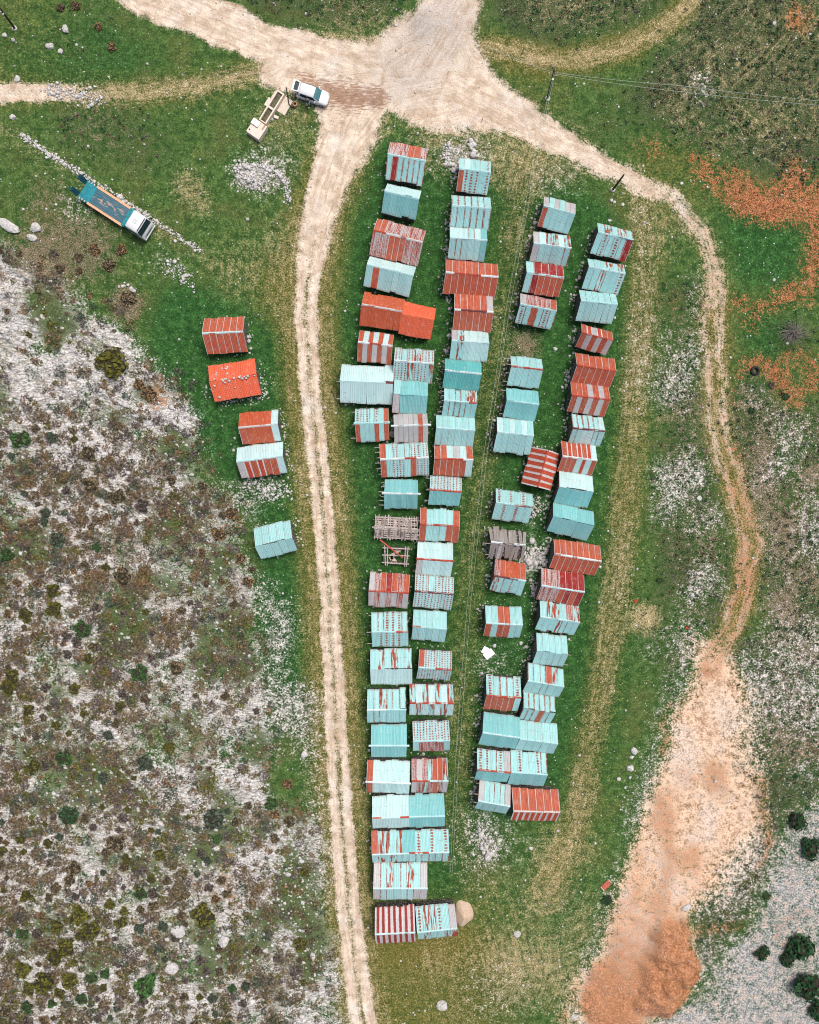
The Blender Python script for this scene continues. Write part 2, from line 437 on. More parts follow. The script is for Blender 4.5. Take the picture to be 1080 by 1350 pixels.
A['stony'] = np.clip(mx(right_stony * 1.2 * sst(0.42, 0.68, n_mid), far_right * (0.12 + 0.75 * sst(0.42, 0.68, n_mid)), (1 - z_rock) * poly([(255, 600), (330, 660), (360, 700), (420, 900), (440, 1350), (300, 1350)], 35) * (1.3 * sst(0.40, 0.66, n_mid)), blob(345, 232, 34, 16, 1.3) * 0.85, blob(610, 195, 32, 20) * 0.9,
                        blob(640, 1105, 28, 20, 0.6) * 0.75, blob(640, 1110, 60, 40) * 0.28, ruts(d_i, 8, 7) * 0.55 * (1 - sst(480, 600, V0)) * (0.4 + n_mid), ruts(d_i, 8, 7) * 0.35 * sst(650, 720, V0) * (1 - sst(800, 880, V0)), blob(760, 215, 25) * 0.45, blob(735, 240, 40, 20, 2) * 0.45, blob(340, 648, 30, 20) * 0.45, blob(230, 350, 20, 14) * 0.45, blob(925, 105, 22, 14) * 0.8, blob(700, 735, 26, 16) * 0.75, blob(655, 880, 36, 18) * 0.4,
                        blob(700, 690, 20, 14) * 0.4, blob(535, 395, 20, 12) * 0.0, blob(165, 280, 20, 14) * 0.4, blob(105, 275, 22, 14) * 0.6, poly([(860, 400), (880, 420), (895, 520), (870, 520)], 10) * 0.5, line([(905, 370, 6), (915, 420, 6), (910, 520, 7), (912, 600, 5)], 12) * 0.75, blob(905, 860, 22, 22, 0.5) * 0.9, line([(80, 118, 8), (140, 130, 8)], 12) * 0.6, blob(660, 1300, 50, 40) * 0.35, blob(580, 290, 30) * 0.15, poly([(965, 850), (1010, 880), (1015, 1000), (1000, 1100), (985, 1200), (915, 1215), (930, 1150), (985, 1080), (960, 980), (975, 910)], 20) * (0.75 + 0.7 * n_mid), poly([(1000, 780), (1100, 820), (1100, 1000), (1020, 980), (985, 900)], 25) * (0.3 + 0.9 * n_mid), poly([(880, 880), (920, 850), (905, 960), (870, 1050), (840, 1130), (800, 1230), (770, 1240), (830, 1050), (850, 960)], 14) * (0.3 + 0.7 * n_mid)), 0, 1)
A['gravel'] = np.clip(gravel, 0, 1)
A['earth'] = np.clip(mx(m_earth, 0.55 * poly([(960, 880), (1000, 920), (1012, 1000), (1010, 1070), (985, 1150), (930, 1200), (930, 1150), (960, 1100), (985, 1060), (965, 980)], 18), 0.7 * poly([(905, 840), (960, 860), (960, 890), (915, 890)], 12), 0.5 * poly([(745, 1290), (785, 1260), (790, 1400), (730, 1400)], 14)), 0, 1)
A['ochre'] = np.clip(mx(1.25 * poly([(868, 1215), (905, 1213), (924, 1245), (914, 1292), (878, 1334), (846, 1322), (850, 1270)], 7), m_earth * (0.12 + 0.6 * sst(1100, 1330, V0)) * (0.4 + 1.2 * fbm(XX, YY, 5, 149, 4)), m_earth * 0.5 * sst(0.5, 0.7, fbm(XX * 2.2, YY * 0.7, 4, 159, 4)), line([(1005, 1040, 8), (1008, 1080, 6), (1000, 1140, 7)], 14) * (0.2 + 0.8 * n_mid), line([(985, 1215, 5), (950, 1222, 6), (925, 1225, 5)], 12) * (0.15 + 0.8 * n_mid), line([(1080, 1195, 3), (1030, 1222, 5), (1028, 1250, 3)], 8) * 0.4,
                        line([(880, 930, 3), (862, 990, 4)], 6) * 0.8, m_rlow * (0.35 + 0.35 * sst(560, 650, V0)), m_rr * 0.3 * sst(230, 300, V0), m_rlow * blob(985, 775, 40, 20) * 0.9, line([(760, 1290, 4), (745, 1340, 6)], 8) * 0.6, line([(778, 1240, 2), (790, 1200, 2)], 4) * 0.6, blob(935, 895, 18, 12) * 0.35, line([(1000, 1035, 14), (1045, 1010, 8), (1080, 990, 8)], 20) * 0.5 * n_mid, blob(1060, 20, 16, 12) * 0.7, blob(205, 522, 14, 10) * 0.5, line([(295, 1080, 3), (300, 1130, 5), (298, 1190, 6)], 8) * 0.55), 0, 1)
wander(60)
fern = mx(poly([(905, 205), (955, 232), (1010, 250), (1055, 215), (1110, 215), (1110, 265), (1050, 290), (985, 288), (930, 262)], 14), line([(1072, 270, 12), (1070, 330, 13), (1075, 400, 9)], 16), blob(970, 400, 15, 9, 1.4), line([(998, 398, 8), (1025, 392, 8), (1048, 382, 6)], 8), blob(984, 426, 9, 7, 0.7),
          line([(969, 480, 9), (1000, 487, 9), (1040, 495, 12), (1062, 525, 10)], 8), line([(1047, 470, 8), (1068, 465, 9), (1072, 505, 6)], 8), line([(972, 500, 6), (970, 560, 5), (968, 600, 5)], 8) * 0.6, blob(872, 205, 16, 14) * 0.5, blob(885, 395, 6, 6, 0.4) * 0.6, blob(1050, 660, 14, 12) * 0.3, blob(845, 195, 10) * 0.3, blob(15, 105, 8, 8) * 0.6, blob(100, 8, 8, 8) * 0.5, blob(798, 1165, 8, 5) * 0.0, line([(600, 160, 8), (650, 158, 6)], 10) * 0.25, line([(440, -10, 5), (440, 20, 5)], 6) * 0.5, blob(318, 1250, 7, 5) * 0.8)
A['fern'] = np.clip(fern, 0, 1)
wander(40)
A['scrub'] = np.clip(mx(poly([(650, -60), (930, -60), (870, 20), (800, 50), (700, 52), (655, 30)], 14) * (0.45 + 0.5 * n_mid), poly([(900, 40), (960, -60), (1200, -60), (1200, 225), (1050, 240), (960, 225), (880, 180), (820, 120)], 25) * (0.4 + 0.6 * n_mid), poly([(700, 170), (840, 110), (900, 190), (830, 215), (780, 195)], 25) * 0.5 * n_mid, poly([(280, -60), (560, -60), (520, 30), (470, 38), (400, 30), (330, 10)], 10) * (0.35 + 0.4 * n_mid),
                        far_right * (1 - m_earth) * (0.35 + 0.6 * fbm(XX, YY, 4, 61, 3)) * (1 - gravel), poly([(60, 130), (180, 140), (250, 190), (190, 240), (120, 215), (60, 190)], 30) * 0.4, right_stony * (0.15 + 0.75 * fbm(XX, YY, 3, 66, 3)), blob(1000, 530, 40, 20) * 0.6, blob(1045, 440, 30, 20) * 0.5, blob(340, 20, 40) * 0.15, blob(120, 40, 60) * 0.2), 0, 1)

wander(0)
def blur(a, n):
    if n < 1: return a
    for ax in (0, 1):
        p = np.pad(a, [(n + 1, n) if k == ax else (0, 0) for k in (0, 1)], mode='edge').cumsum(ax)
        hi = [slice(None)] * 2; lo = [slice(None)] * 2
        hi[ax] = slice(2 * n + 1, None); lo[ax] = slice(0, -2 * n - 1)
        a = (p[tuple(hi)] - p[tuple(lo)]) / (2 * n + 1)
    return a
_ew = 0.75 + 0.5 * fbm(XX, YY, 3.5, 119, 4)
A['earth'] = np.clip(A['earth'] * _ew, 0, 1); A['gravel'] = np.clip(A['gravel'] * (0.35 + 0.75 * fbm(XX, YY, 4.0, 129, 4)), 0, 1); A['fern'] = A['fern'] * (0.25 + 0.9 * fbm(XX, YY, 3.0, 139, 4))
for _k, _n in dict(dirt=1, grey=4, mud=2, dry=3, lush=5, olive=6, rock=3, heath=3, green_in=4, stony=5, gravel=6, earth=5, ochre=2, fern=4, scrub=6).items():
    A[_k] = blur(blur(A[_k], _n), max(0, _n // 2))
A['stony'] *= 0.62
# --- relief
ZZ = (n_big - 0.5) * 0.25 + (n_mid - 0.5) * 0.12
flat = mx(A['dirt'], poly(shed_zone, 20), poly([(250, 400), (340, 400), (390, 480), (410, 760), (300, 760), (300, 560)], 20))
ZZ = ZZ * (1 - 0.85 * flat) - 0.05 * A['dirt'] - 0.04 * (ruts(d_t, 9, 4) * m_track)
_s = (XX * 0.5 + YY * 0.85)
strata = 1 - np.abs(2 * vnoise(_s / 1.1 + 2.5 * fbm(XX, YY, 6, 91, 3), (XX * 0.85 - YY * 0.5) / 4.0, 93) - 1)
ZZ += A['rock'] * (0.30 * (n_sml - 0.4) + 0.5 * upper_rock * strata ** 2 + 0.28 * strata ** 2)
ZZ += 0.10 * A['stony'] * (n_sml - 0.5) + A['scrub'] * 0.15 * (n_sml - 0.5)
ZZ += 0.35 * A['ochre'] * m_earth * (n_mid - 0.2) - 0.25 * m_earth * (1 - A['ochre'])
ZZ += 0.5 * A['ochre'] * m_earth * (n_sml - 0.4) + 0.25 * m_earth * (n_sml - 0.5)
ZZ += 1.3 * poly([(868, 1215), (905, 1213), (924, 1245), (914, 1292), (878, 1334), (846, 1322), (850, 1270)], 12) * (0.35 + 1.0 * n_sml)
ZZ += 0.35 * line([(1004, 1040, 7), (1008, 1080, 6), (1000, 1140, 7)], 10) * (n_sml + 0.3)

def hz(x, y):
    """ground height at a point"""
    i = (x - GX[0]) / STEP; j = (y - GY[0]) / STEP
    i0 = int(min(max(i, 0), len(GX) - 2)); j0 = int(min(max(j, 0), len(GY) - 2))
    fi = min(max(i - i0, 0), 1); fj = min(max(j - j0, 0), 1)
    return float((ZZ[j0, i0] * (1 - fi) + ZZ[j0, i0 + 1] * fi) * (1 - fj) + (ZZ[j0 + 1, i0] * (1 - fi) + ZZ[j0 + 1, i0 + 1] * fi) * fj)

def hz_np(x, y):
    i = np.clip(((x - GX[0]) / STEP).round().astype(int), 0, len(GX) - 1); j = np.clip(((y - GY[0]) / STEP).round().astype(int), 0, len(GY) - 1)
    return ZZ[j, i]

def samp(arr, x, y):
    i = np.clip(((x - GX[0]) / STEP).round().astype(int), 0, len(GX) - 1); j = np.clip(((y - GY[0]) / STEP).round().astype(int), 0, len(GY) - 1)
    return arr[j, i]

def G(u, v, lift=0.0):
    p = P(u, v)
    return Vector((p.x, p.y, hz(p.x, p.y) + lift))

# --- ground material: colour of grass, dry grass, stones, earth, rock
def ground_material():
    s = NT('meadow_and_rock')
    p = s.pos()
    n_s = s.noise(p, 4.2, 3, 0.7)         # speckle about 20 cm
    n_t = s.noise(p, 8.5, 2, 0.7)
    n_m = s.noise(p, 1.1, 4, 0.62)
    n_l = s.noise(p, 0.20, 4, 0.6)
    vor = s.n('ShaderNodeTexVoronoi'); s.put(vor.inputs['Vector'], p); vor.inputs['Scale'].default_value = 4.5
    vcol = s.n('ShaderNodeSeparateColor'); s.t.links.new(vor.outputs['Color'], vcol.inputs[0])
    spk = s.math('MULTIPLY_ADD', n_s, 0.6, s.math('MULTIPLY', n_m, 0.4))
    lc = s.n('ShaderNodeCombineXYZ'); s.put(lc.inputs[0], s.math('MULTIPLY', s.attr('lat'), 2.6)); s.put(lc.inputs[1], s.math('MULTIPLY', s.attr('lon'), 0.16))
    wob = s.n('ShaderNodeVectorMath', operation='MULTIPLY_ADD')
    wc = s.n('ShaderNodeTexNoise'); s.put(wc.inputs['Vector'], p); wc.inputs['Scale'].default_value = 0.5
    s.put(wob.inputs[0], wc.outputs['Color']); s.put(wob.inputs[1], (1.6, 0.3, 0)); s.put(wob.inputs[2], lc.outputs[0])
    strk = s.noise(wob.outputs[0], 1.0, 4, 0.65)      # wheel marks along the tracks
    def hit(name, noise, amp=3.2, w=0.16):
        """mask as a likelihood: noise decides where the patches fall"""
        m = s.attr(name)
        t = s.math('MULTIPLY_ADD', s.math('SUBTRACT', noise, 0.5), amp, m)
        f = s.ss(0.5 - w, 0.5 + w, t)
        return s.math('MULTIPLY', f, s.ss(0.0, 0.22, m))
    mid = s.math('MULTIPLY_ADD', s.math('SUBTRACT', n_s, 0.5), 1.2, n_m)
    g1 = s.mix(s.ss(0.25, 0.75, mid), (0.028, 0.074, 0.018), (0.092, 0.158, 0.040))
    g1 = s.mix(s.math('MULTIPLY', s.ss(0.46, 0.70, n_l), 0.5), g1, s.mix(s.ss(0.3, 0.7, n_s), (0.075, 0.085, 0.022), (0.165, 0.165, 0.060)))
    g2 = s.mix(s.ss(0.25, 0.78, mid), (0.013, 0.056, 0.014), (0.048, 0.140, 0.032))
    c = s.mix(hit('lush', n_m, 1.2, 0.35), g1, g2)
    c = s.mix(hit('olive', spk, 1.8, 0.4), c, s.mix(s.ss(0.35, 0.68, n_s), (0.080, 0.085, 0.014), (0.210, 0.175, 0.050)))
    c = s.mix(s.math('MULTIPLY', hit('scrub', spk, 3.4, 0.3), 0.85), c, s.mix(s.ss(0.44, 0.62, n_t), (0.018, 0.042, 0.018), (0.135, 0.125, 0.070)))
    fleck = s.math('MULTIPLY', s.ss(0.60, 0.67, n_s), s.ss(0.42, 0.60, n_m))
    c = s.mix(s.math('MULTIPLY', fleck, 0.6), c, (0.33, 0.33, 0.20))
    sd_ = s.math('MULTIPLY_ADD', strk, 0.35, s.math('MULTIPLY', spk, 0.65))
    c = s.mix(s.math('MULTIPLY', hit('dry', sd_, 3.4, 0.42), 0.9), c, s.mix(s.ss(0.35, 0.66, n_t), (0.24, 0.175, 0.070), (0.60, 0.49, 0.30)))
    # rock: cracked pale limestone
    rp = s.mapping(p, (0.8, 2.4, 1), (0, 0, math.radians(28)))
    rk = s.noise(rp, 1.6, 6, 0.72, 0.8)
    rk2 = s.noise(p, 5.0, 4, 0.75)
    rcol = s.mix(s.ss(0.38, 0.60, rk), (0.23, 0.21, 0.18), (0.70, 0.69, 0.68))
    rcol = s.mix(s.math('MULTIPLY', s.ss(0.46, 0.37, rk2), 0.8), rcol, (0.16, 0.135, 0.10))
    rcol = s.mix(s.math('MULTIPLY', s.ss(0.54, 0.70, n_m), 0.30), rcol, (0.50, 0.37, 0.27))
    c = s.mix(hit('rock', spk, 3.6, 0.25), c, rcol)
    c = s.mix(hit('heath', spk, 3.6, 0.28), c, s.mix(s.ss(0.35, 0.66, n_t), (0.085, 0.068, 0.040), (0.29, 0.23, 0.155)))
    c = s.mix(hit('green_in', spk, 3.0, 0.25), c, s.mix(s.ss(0.3, 0.7, n_s), (0.030, 0.070, 0.026), (0.145, 0.165, 0.070)))
    st = s.mix(s.ss(0.2, 0.75, vcol.outputs[0]), (0.17, 0.155, 0.13), (0.66, 0.63, 0.59))
    c = s.mix(s.math('MULTIPLY', hit('stony', spk, 4.0, 0.3), 0.85), c, st)
    gv = s.mix(s.ss(0.36, 0.60, n_t), (0.12, 0.122, 0.125), (0.52, 0.535, 0.55))
    gv = s.mix(s.math('MULTIPLY', s.ss(0.44, 0.62, n_m), 0.65), gv, s.mix(s.ss(0.4, 0.6, n_s), (0.27, 0.19, 0.13), (0.62, 0.50, 0.41)))
    c = s.mix(hit('gravel', spk, 3.4, 0.3), c, gv)
    # beaten earth of the roads
    dn = s.noise(s.mapping(p, (1, 1, 1)), 0.55, 6, 0.7, 0.5)
    dc = s.mix(s.ss(0.32, 0.66, dn), (0.49, 0.375, 0.27), (0.73, 0.62, 0.50))
    dc = s.mix(s.math('MULTIPLY', s.ss(0.52, 0.64, n_t), 0.25), dc, (0.27, 0.19, 0.125))
    dc = s.mix(s.math('MULTIPLY', s.ss(0.50, 0.64, strk), 0.55), dc, (0.42, 0.295, 0.19))
    dc = s.mix(s.math('MULTIPLY', s.ss(0.48, 0.36, strk), 0.5), dc, (0.76, 0.67, 0.57))
    dc = s.mix(s.math('MULTIPLY', s.ss(0.50, 0.70, n_l), 0.65), dc, (0.68, 0.62, 0.555))
    dc = s.mix(s.math('MULTIPLY', hit('grey', n_m, 1.4, 0.5), 0.75), dc, (0.33, 0.315, 0.305))
    c = s.mix(hit('dirt', sd_, 3.2, 0.30), c, dc)
    c = s.mix(s.math('MULTIPLY', hit('mud', s.noise(s.mapping(p, (0.8, 4.5, 1), (0, 0, math.radians(25))), 1.3, 5, 0.7), 4.0, 0.25), 0.75), c, (0.24, 0.115, 0.062))
    ec = s.mix(s.ss(0.25, 0.66, mid), (0.46, 0.27, 0.155), (0.78, 0.58, 0.42))
    ec = s.mix(s.math('MULTIPLY', s.ss(0.55, 0.62, n_t), 0.75), ec, (0.19, 0.11, 0.065))
    ec = s.mix(s.math('MULTIPLY', s.ss(0.60, 0.66, s.noise(p, 2.4, 4, 0.7)), 0.7), ec, (0.17, 0.10, 0.06))
    ec = s.mix(s.math('MULTIPLY', s.ss(0.44, 0.64, n_l), 0.75), ec, s.mix(s.ss(0.4, 0.62, n_s), (0.52, 0.40, 0.31), (0.74, 0.65, 0.57)))
    c = s.mix(hit('earth', spk, 3.2, 0.35), c, ec)
    c = s.mix(s.math('MULTIPLY', hit('ochre', spk, 3.0, 0.3), 0.85), c, s.mix(s.ss(0.35, 0.68, n_s), (0.22, 0.080, 0.030), (0.52, 0.225, 0.095)))
    c = s.mix(hit('fern', spk, 4.6, 0.25), c, s.mix(s.ss(0.35, 0.65, n_t), (0.17, 0.060, 0.022), (0.50, 0.215, 0.105)))
    lum = s.n('ShaderNodeHueSaturation'); s.put(lum.inputs['Color'], c); s.put(lum.inputs['Value'], s.math('MULTIPLY_ADD', n_t, 1.1, s.math('MULTIPLY_ADD', n_m, 0.7, 0.12)))
    s.fin(lum.outputs[0], 0.95, 0, 0.12)
    bh = s.math('MULTIPLY_ADD', n_s, 0.7, s.math('MULTIPLY', n_t, 0.4))
    s.bump(bh, 0.25, 0.8)
    return s.m
M_GROUND = ground_material()

_cls = np.zeros(XX.shape, int)
_cls[(z_rock > 0.5)] = 1
_cls[(m_earth > 0.5)] = 4
_cls[(m_track > 0.5) & (V0 > 215)] = 3
_cls[((m_main > 0.5) | (m_rr > 0.5) | ((m_track > 0.5) & (V0 <= 215)))] = 2
_ny, _nx = XX.shape
_allV = np.stack([XX, YY, ZZ], -1).reshape(-1, 3)
_idx = np.arange(_ny * _nx).reshape(_ny, _nx)
_F = np.stack([_idx[:-1, :-1], _idx[:-1, 1:], _idx[1:, 1:], _idx[1:, :-1]], -1).reshape(-1, 4)
_fc = _cls[:-1, :-1].ravel()
for k, nm in enumerate(['meadow', 'rocky_slope', 'dirt_road', 'wheel_track', 'bare_earth']):
    f = _F[_fc == k]
    uq, inv = np.unique(f, return_inverse=True)
    me = np_mesh(nm, _allV[uq], inv.reshape(f.shape), M_GROUND, True)
    for an, av in A.items():
        at = me.attributes.new(an, 'FLOAT', 'POINT')
        at.data.foreach_set('value', av.ravel()[uq].astype(np.float32))
    o = bpy.data.objects.new(nm, me); COL.objects.link(o); o['kind'] = 'structure'
# plain beyond the surveyed meadow
x0, x1, y0, y1 = GX[0], GX[-1], GY[0], GY[-1]; B = 700.0
_o = [(-B, -B), (B, -B), (B, B), (-B, B)]; _i = [(x0, y0), (x1, y0), (x1, y1), (x0, y1)]
mb = MB(); mb.add([(a, b, -0.1) for a, b in _o] + [(a, b, -0.1) for a, b in _i], [(k, (k + 1) % 4, 4 + (k + 1) % 4, 4 + k) for k in range(4)])
mb.build('ground', M_GROUND)['kind'] = 'structure'
# ------------------------------------------------------------------ sheds
def sheet_material(name, base, base2, rust=(0.40, 0.075, 0.030), rust2=(0.19, 0.030, 0.018), seam=0.0, dots=0.0, streak=0.0, mott=0.0, pale_edge=0.0, band=0.0, rough=0.5, metal=0.0, courses=0):
    """one kind of corrugated iron sheet: paint or zinc with its own pattern of rust"""
    s = NT(name)
    uv = s.coord('UV')
    sep = s.n('ShaderNodeSeparateXYZ'); s.put(sep.inputs[0], uv)
    u, v = sep.outputs[0], sep.outputs[1]
    r = s.orand()
    off = s.n('ShaderNodeCombineXYZ'); s.put(off.inputs[0], s.math('MULTIPLY', r, 91.0)); s.put(off.inputs[1], s.math('MULTIPLY', r, 37.0))
    add = s.n('ShaderNodeVectorMath', operation='ADD'); s.put(add.inputs[0], uv); s.put(add.inputs[1], off.outputs[0])
    q = add.outputs[0]
    long_n = s.noise(s.mapping(q, (7, 0.7, 1)), 1.0, 4, 0.6)
    fine = s.noise(s.mapping(q, (9, 14, 1)), 1.0, 3, 0.6)
    med = s.noise(s.mapping(q, (2.2, 4.2, 1)), 1.0, 4, 0.6)
    c = s.mix(s.ss(0.3, 0.7, long_n), base, base2)
    c = s.mix(s.math('MULTIPLY', s.ss(0.0, 1.0, r), 0.30), c, tuple(min(1, x * 0.72) for x in base))
    c = s.mix(s.math('MULTIPLY', s.ss(0.5, 0.72, med), 0.30), c, (0.50, 0.48, 0.46))
    c = s.mix(s.math('MULTIPLY', s.ss(0.52, 0.70, s.noise(s.mapping(q, (11, 1.1, 1)), 1.0, 4, 0.7)), 0.45), c, tuple(min(1, 0.25 + x * 0.75) for x in base2))
    c = s.mix(s.math('MULTIPLY', s.ss(0.54, 0.66, s.noise(s.mapping(q, (5, 2.0, 1), (0, 0, 0), (40, 7, 0)), 1.0, 5, 0.7)), 0.30), c, tuple(x * 0.55 for x in base))
    f = s.math('MULTIPLY', s.ss(0.60, 0.70, fine), 0.22)
    edge = s.math('ABSOLUTE', s.math('MULTIPLY_ADD', u, 2.0, -1.0))
    if seam:
        e = s.ss(1 - 2.2 * seam, 1 - 0.6 * seam, edge)
        f = s.math('MAXIMUM', f, s.math('MULTIPLY', e, s.ss(0.40, 0.52, s.math('MULTIPLY_ADD', fine, 0.5, s.math('MULTIPLY', med, 0.5)))))
    if dots:
        fr = s.math('FRACT', s.math('MULTIPLY', v, 8.0))
        dv = s.math('ABSOLUTE', s.math('SUBTRACT', fr, 0.5))
        du = s.math('ABSOLUTE', s.math('SUBTRACT', s.math('FRACT', s.math('MULTIPLY', u, 2.0 if dots > 0.5 else 1.0)), 0.5))
        dd = s.math('SQRT', s.math('ADD', s.math('POWER', s.math('MULTIPLY', dv, 1.0), 2.0), s.math('POWER', s.math('MULTIPLY', du, 1.6), 2.0)))
        dd = s.math('MULTIPLY_ADD', s.math('SUBTRACT', fine, 0.5), 0.9, dd)
        dd = s.math('MULTIPLY_ADD', s.math('SUBTRACT', long_n, 0.5), 0.7, dd)
        f = s.math('MAXIMUM', f, s.math('MULTIPLY', s.ss(0.40, 0.24, dd), s.ss(0.30, 0.46, med)))
    if streak:
        sn = s.noise(s.mapping(q, (3.0, 0.9, 1)), 1.0, 4, 0.65)
        f = s.math('MAXIMUM', f, s.ss(0.58 - streak * 0.22, 0.64 - streak * 0.22, sn))
    if mott:
        mn = s.math('MULTIPLY_ADD', fine, 0.38, s.math('MULTIPLY', long_n, 0.62))
        f = s.math('MAXIMUM', f, s.ss(0.62 - mott * 0.3, 0.70 - mott * 0.3, mn))
    if band:
        cn = s.math('MULTIPLY_ADD', s.math('SUBTRACT', fine, 0.5), 0.5, edge)
        f = s.math('MAXIMUM', f, s.ss(band + 0.08, band - 0.08, cn))
    lap = s.math('ABSOLUTE', s.math('SUBTRACT', v, 0.52))
    c = s.mix(s.math('MULTIPLY', s.ss(0.03, 0.012, lap), s.math('MULTIPLY', s.ss(0.46, 0.62, med), 0.35)), c, tuple(x * 0.35 for x in base))
    c = s.mix(s.math('MULTIPLY', s.ss(0.88, 0.99, v), s.math('MULTIPLY', s.ss(0.42, 0.58, long_n), 0.55)), c, (0.27, 0.10, 0.06))
    rc = s.mix(s.ss(0.35, 0.68, med), rust, rust2)
    c = s.mix(f, c, rc)
    if pale_edge:
        e = s.ss(1 - pale_edge * 1.6, 1 - pale_edge, edge)
        c = s.mix(s.math('MULTIPLY', e, s.ss(0.28, 0.42, fine)), c, (0.52, 0.50, 0.48))
    if courses:
        fr = s.math('FRACT', s.math('MULTIPLY', v, float(courses)))
        c = s.mix(s.math('MULTIPLY', s.ss(0.70, 0.95, fr), 0.7), c, tuple(x * 0.45 for x in base))
    s.fin(c, s.math('MULTIPLY_ADD', f, 0.3, rough), metal, 0.4)
    return s.m

AQ, AQ2 = (0.300, 0.590, 0.590), (0.390, 0.660, 0.650)
SH = {
    'a': sheet_material('aqua_sheet', AQ, AQ2, seam=0.03),
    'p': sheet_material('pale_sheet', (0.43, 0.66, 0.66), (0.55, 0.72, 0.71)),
    't': sheet_material('teal_sheet', (0.165, 0.470, 0.480), (0.245, 0.545, 0.550)),
    'T': sheet_material('deep_teal_sheet', (0.085, 0.390, 0.390), (0.130, 0.440, 0.435)),
    'g': sheet_material('grey_zinc_sheet', (0.40, 0.41, 0.42), (0.54, 0.53, 0.52), mott=0.12, seam=0.05),
    'r': sheet_material('red_rust_sheet', (0.50, 0.120, 0.055), (0.37, 0.068, 0.034), mott=0.18, pale_edge=0.08),
    'd': sheet_material('dark_red_sheet', (0.25, 0.014, 0.012), (0.33, 0.026, 0.018), pale_edge=0.08),
    'n': sheet_material('brown_orange_sheet', (0.52, 0.105, 0.035), (0.44, 0.075, 0.028), mott=0.05),
    'o': sheet_material('orange_tile', (0.76, 0.140, 0.055), (0.66, 0.110, 0.042), courses=11),
    's': sheet_material('aqua_sheet_rusty_seam', AQ, AQ2, seam=0.20),
    'b': sheet_material('aqua_sheet_rust_dots', AQ, AQ2, dots=0.4),
    'B': sheet_material('aqua_sheet_fine_rust_dots', (0.33, 0.56, 0.57), (0.42, 0.62, 0.62), dots=1.0),
    'k': sheet_material('aqua_sheet_rust_streak', AQ, AQ2, streak=0.45),
    'm': sheet_material('mottled_sheet', (0.46, 0.44, 0.44), (0.56, 0.52, 0.51), mott=0.55, rust=(0.40, 0.085, 0.045)),
    'e': sheet_material('grey_sheet_red_stripe', (0.50, 0.47, 0.48), (0.58, 0.55, 0.55), band=0.45, rust=(0.30, 0.035, 0.025)),
    'i': sheet_material('red_and_pale_sheet', (0.55, 0.53, 0.52), (0.64, 0.62, 0.60), band=0.62, rust=(0.47, 0.080, 0.035), rust2=(0.36, 0.05, 0.025)),
    'w': sheet_material('weathered_board', (0.26, 0.225, 0.205), (0.42, 0.385, 0.36), rough=0.85),
}
CAP = {
    'p': simple('pale_ridge_cap', (0.46, 0.66, 0.66), 0.5), 'w': simple('white_ridge_cap', (0.62, 0.70, 0.69), 0.5), 'a': simple('aqua_ridge_cap', (0.38, 0.63, 0.63), 0.5),
    'r': simple('rust_ridge_cap', (0.40, 0.065, 0.035), 0.7, var=0.4), 'd': simple('dark_ridge_cap', (0.16, 0.045, 0.045), 0.7, var=0.3), 'g': simple('grey_ridge_cap', (0.52, 0.50, 0.48), 0.6), 'o': simple('orange_ridge_cap', (0.70, 0.150, 0.070), 0.7),
}
def stone_wall_material():
    s = NT('rubble_stone_wall')
    c = s.coord()
    vo = s.n('ShaderNodeTexVoronoi'); s.put(vo.inputs['Vector'], c); vo.inputs['Scale'].default_value = 4.5
    sep = s.n('ShaderNodeSeparateColor'); s.t.links.new(vo.outputs['Color'], sep.inputs[0])
    col = s.mix(sep.outputs[0], (0.22, 0.20, 0.18), (0.55, 0.52, 0.48))
    s.fin(s.mix(s.ss(0.25, 0.42, vo.outputs['Distance']), col, (0.08, 0.07, 0.06)), 0.95)
    s.bump(s.math('SUBTRACT', 1.0, vo.outputs['Distance']), 0.06)
    return s.m
M_WALL = stone_wall_material()
M_POLE = simple('grey_wood_pole', (0.36, 0.31, 0.26), 0.9, var=0.3)

def sheet_mesh(w, L, ribs=5, amp=0.016, name='roof_sheet'):
    """corrugated sheet: closed thin body, x across, y down the slope from 0 to -L"""
    n = ribs * 2
    top = []
    for k in range(n + 1):
        top.append((-w / 2 + w * k / n, amp if k % 2 == 0 else -amp))
    prof = top + [(w / 2, -amp - 0.014), (-w / 2, -amp - 0.014)]
    m = len(prof)
    V = [(x, 0, z) for x, z in prof] + [(x, -L, z) for x, z in prof]
    F = [(k, k + m, (k + 1) % m + m, (k + 1) % m) for k in range(m)]
    F += [tuple(range(m)), tuple(range(2 * m - 1, m - 1, -1))]
    me = bpy.data.meshes.new(name)
    me.from_pydata(V, [], F)
    uvl = me.uv_layers.new(name='UVMap')
    for lp in me.loops:
        x, y, z = V[lp.vertex_index]
        uvl.data[lp.index].uv = (x / w + 0.5, -y / L)
    me.materials.append(SH['a'])
    me.update()
    return me

def panel_obj(name, me, mat, parent, mtx):
    o = bpy.data.objects.new(name, me)
    COL.objects.link(o)
    o.parent = parent
    o.matrix_local = mtx
    o.material_slots[0].link = 'OBJECT'
    o.material_slots[0].material = mat
    return o

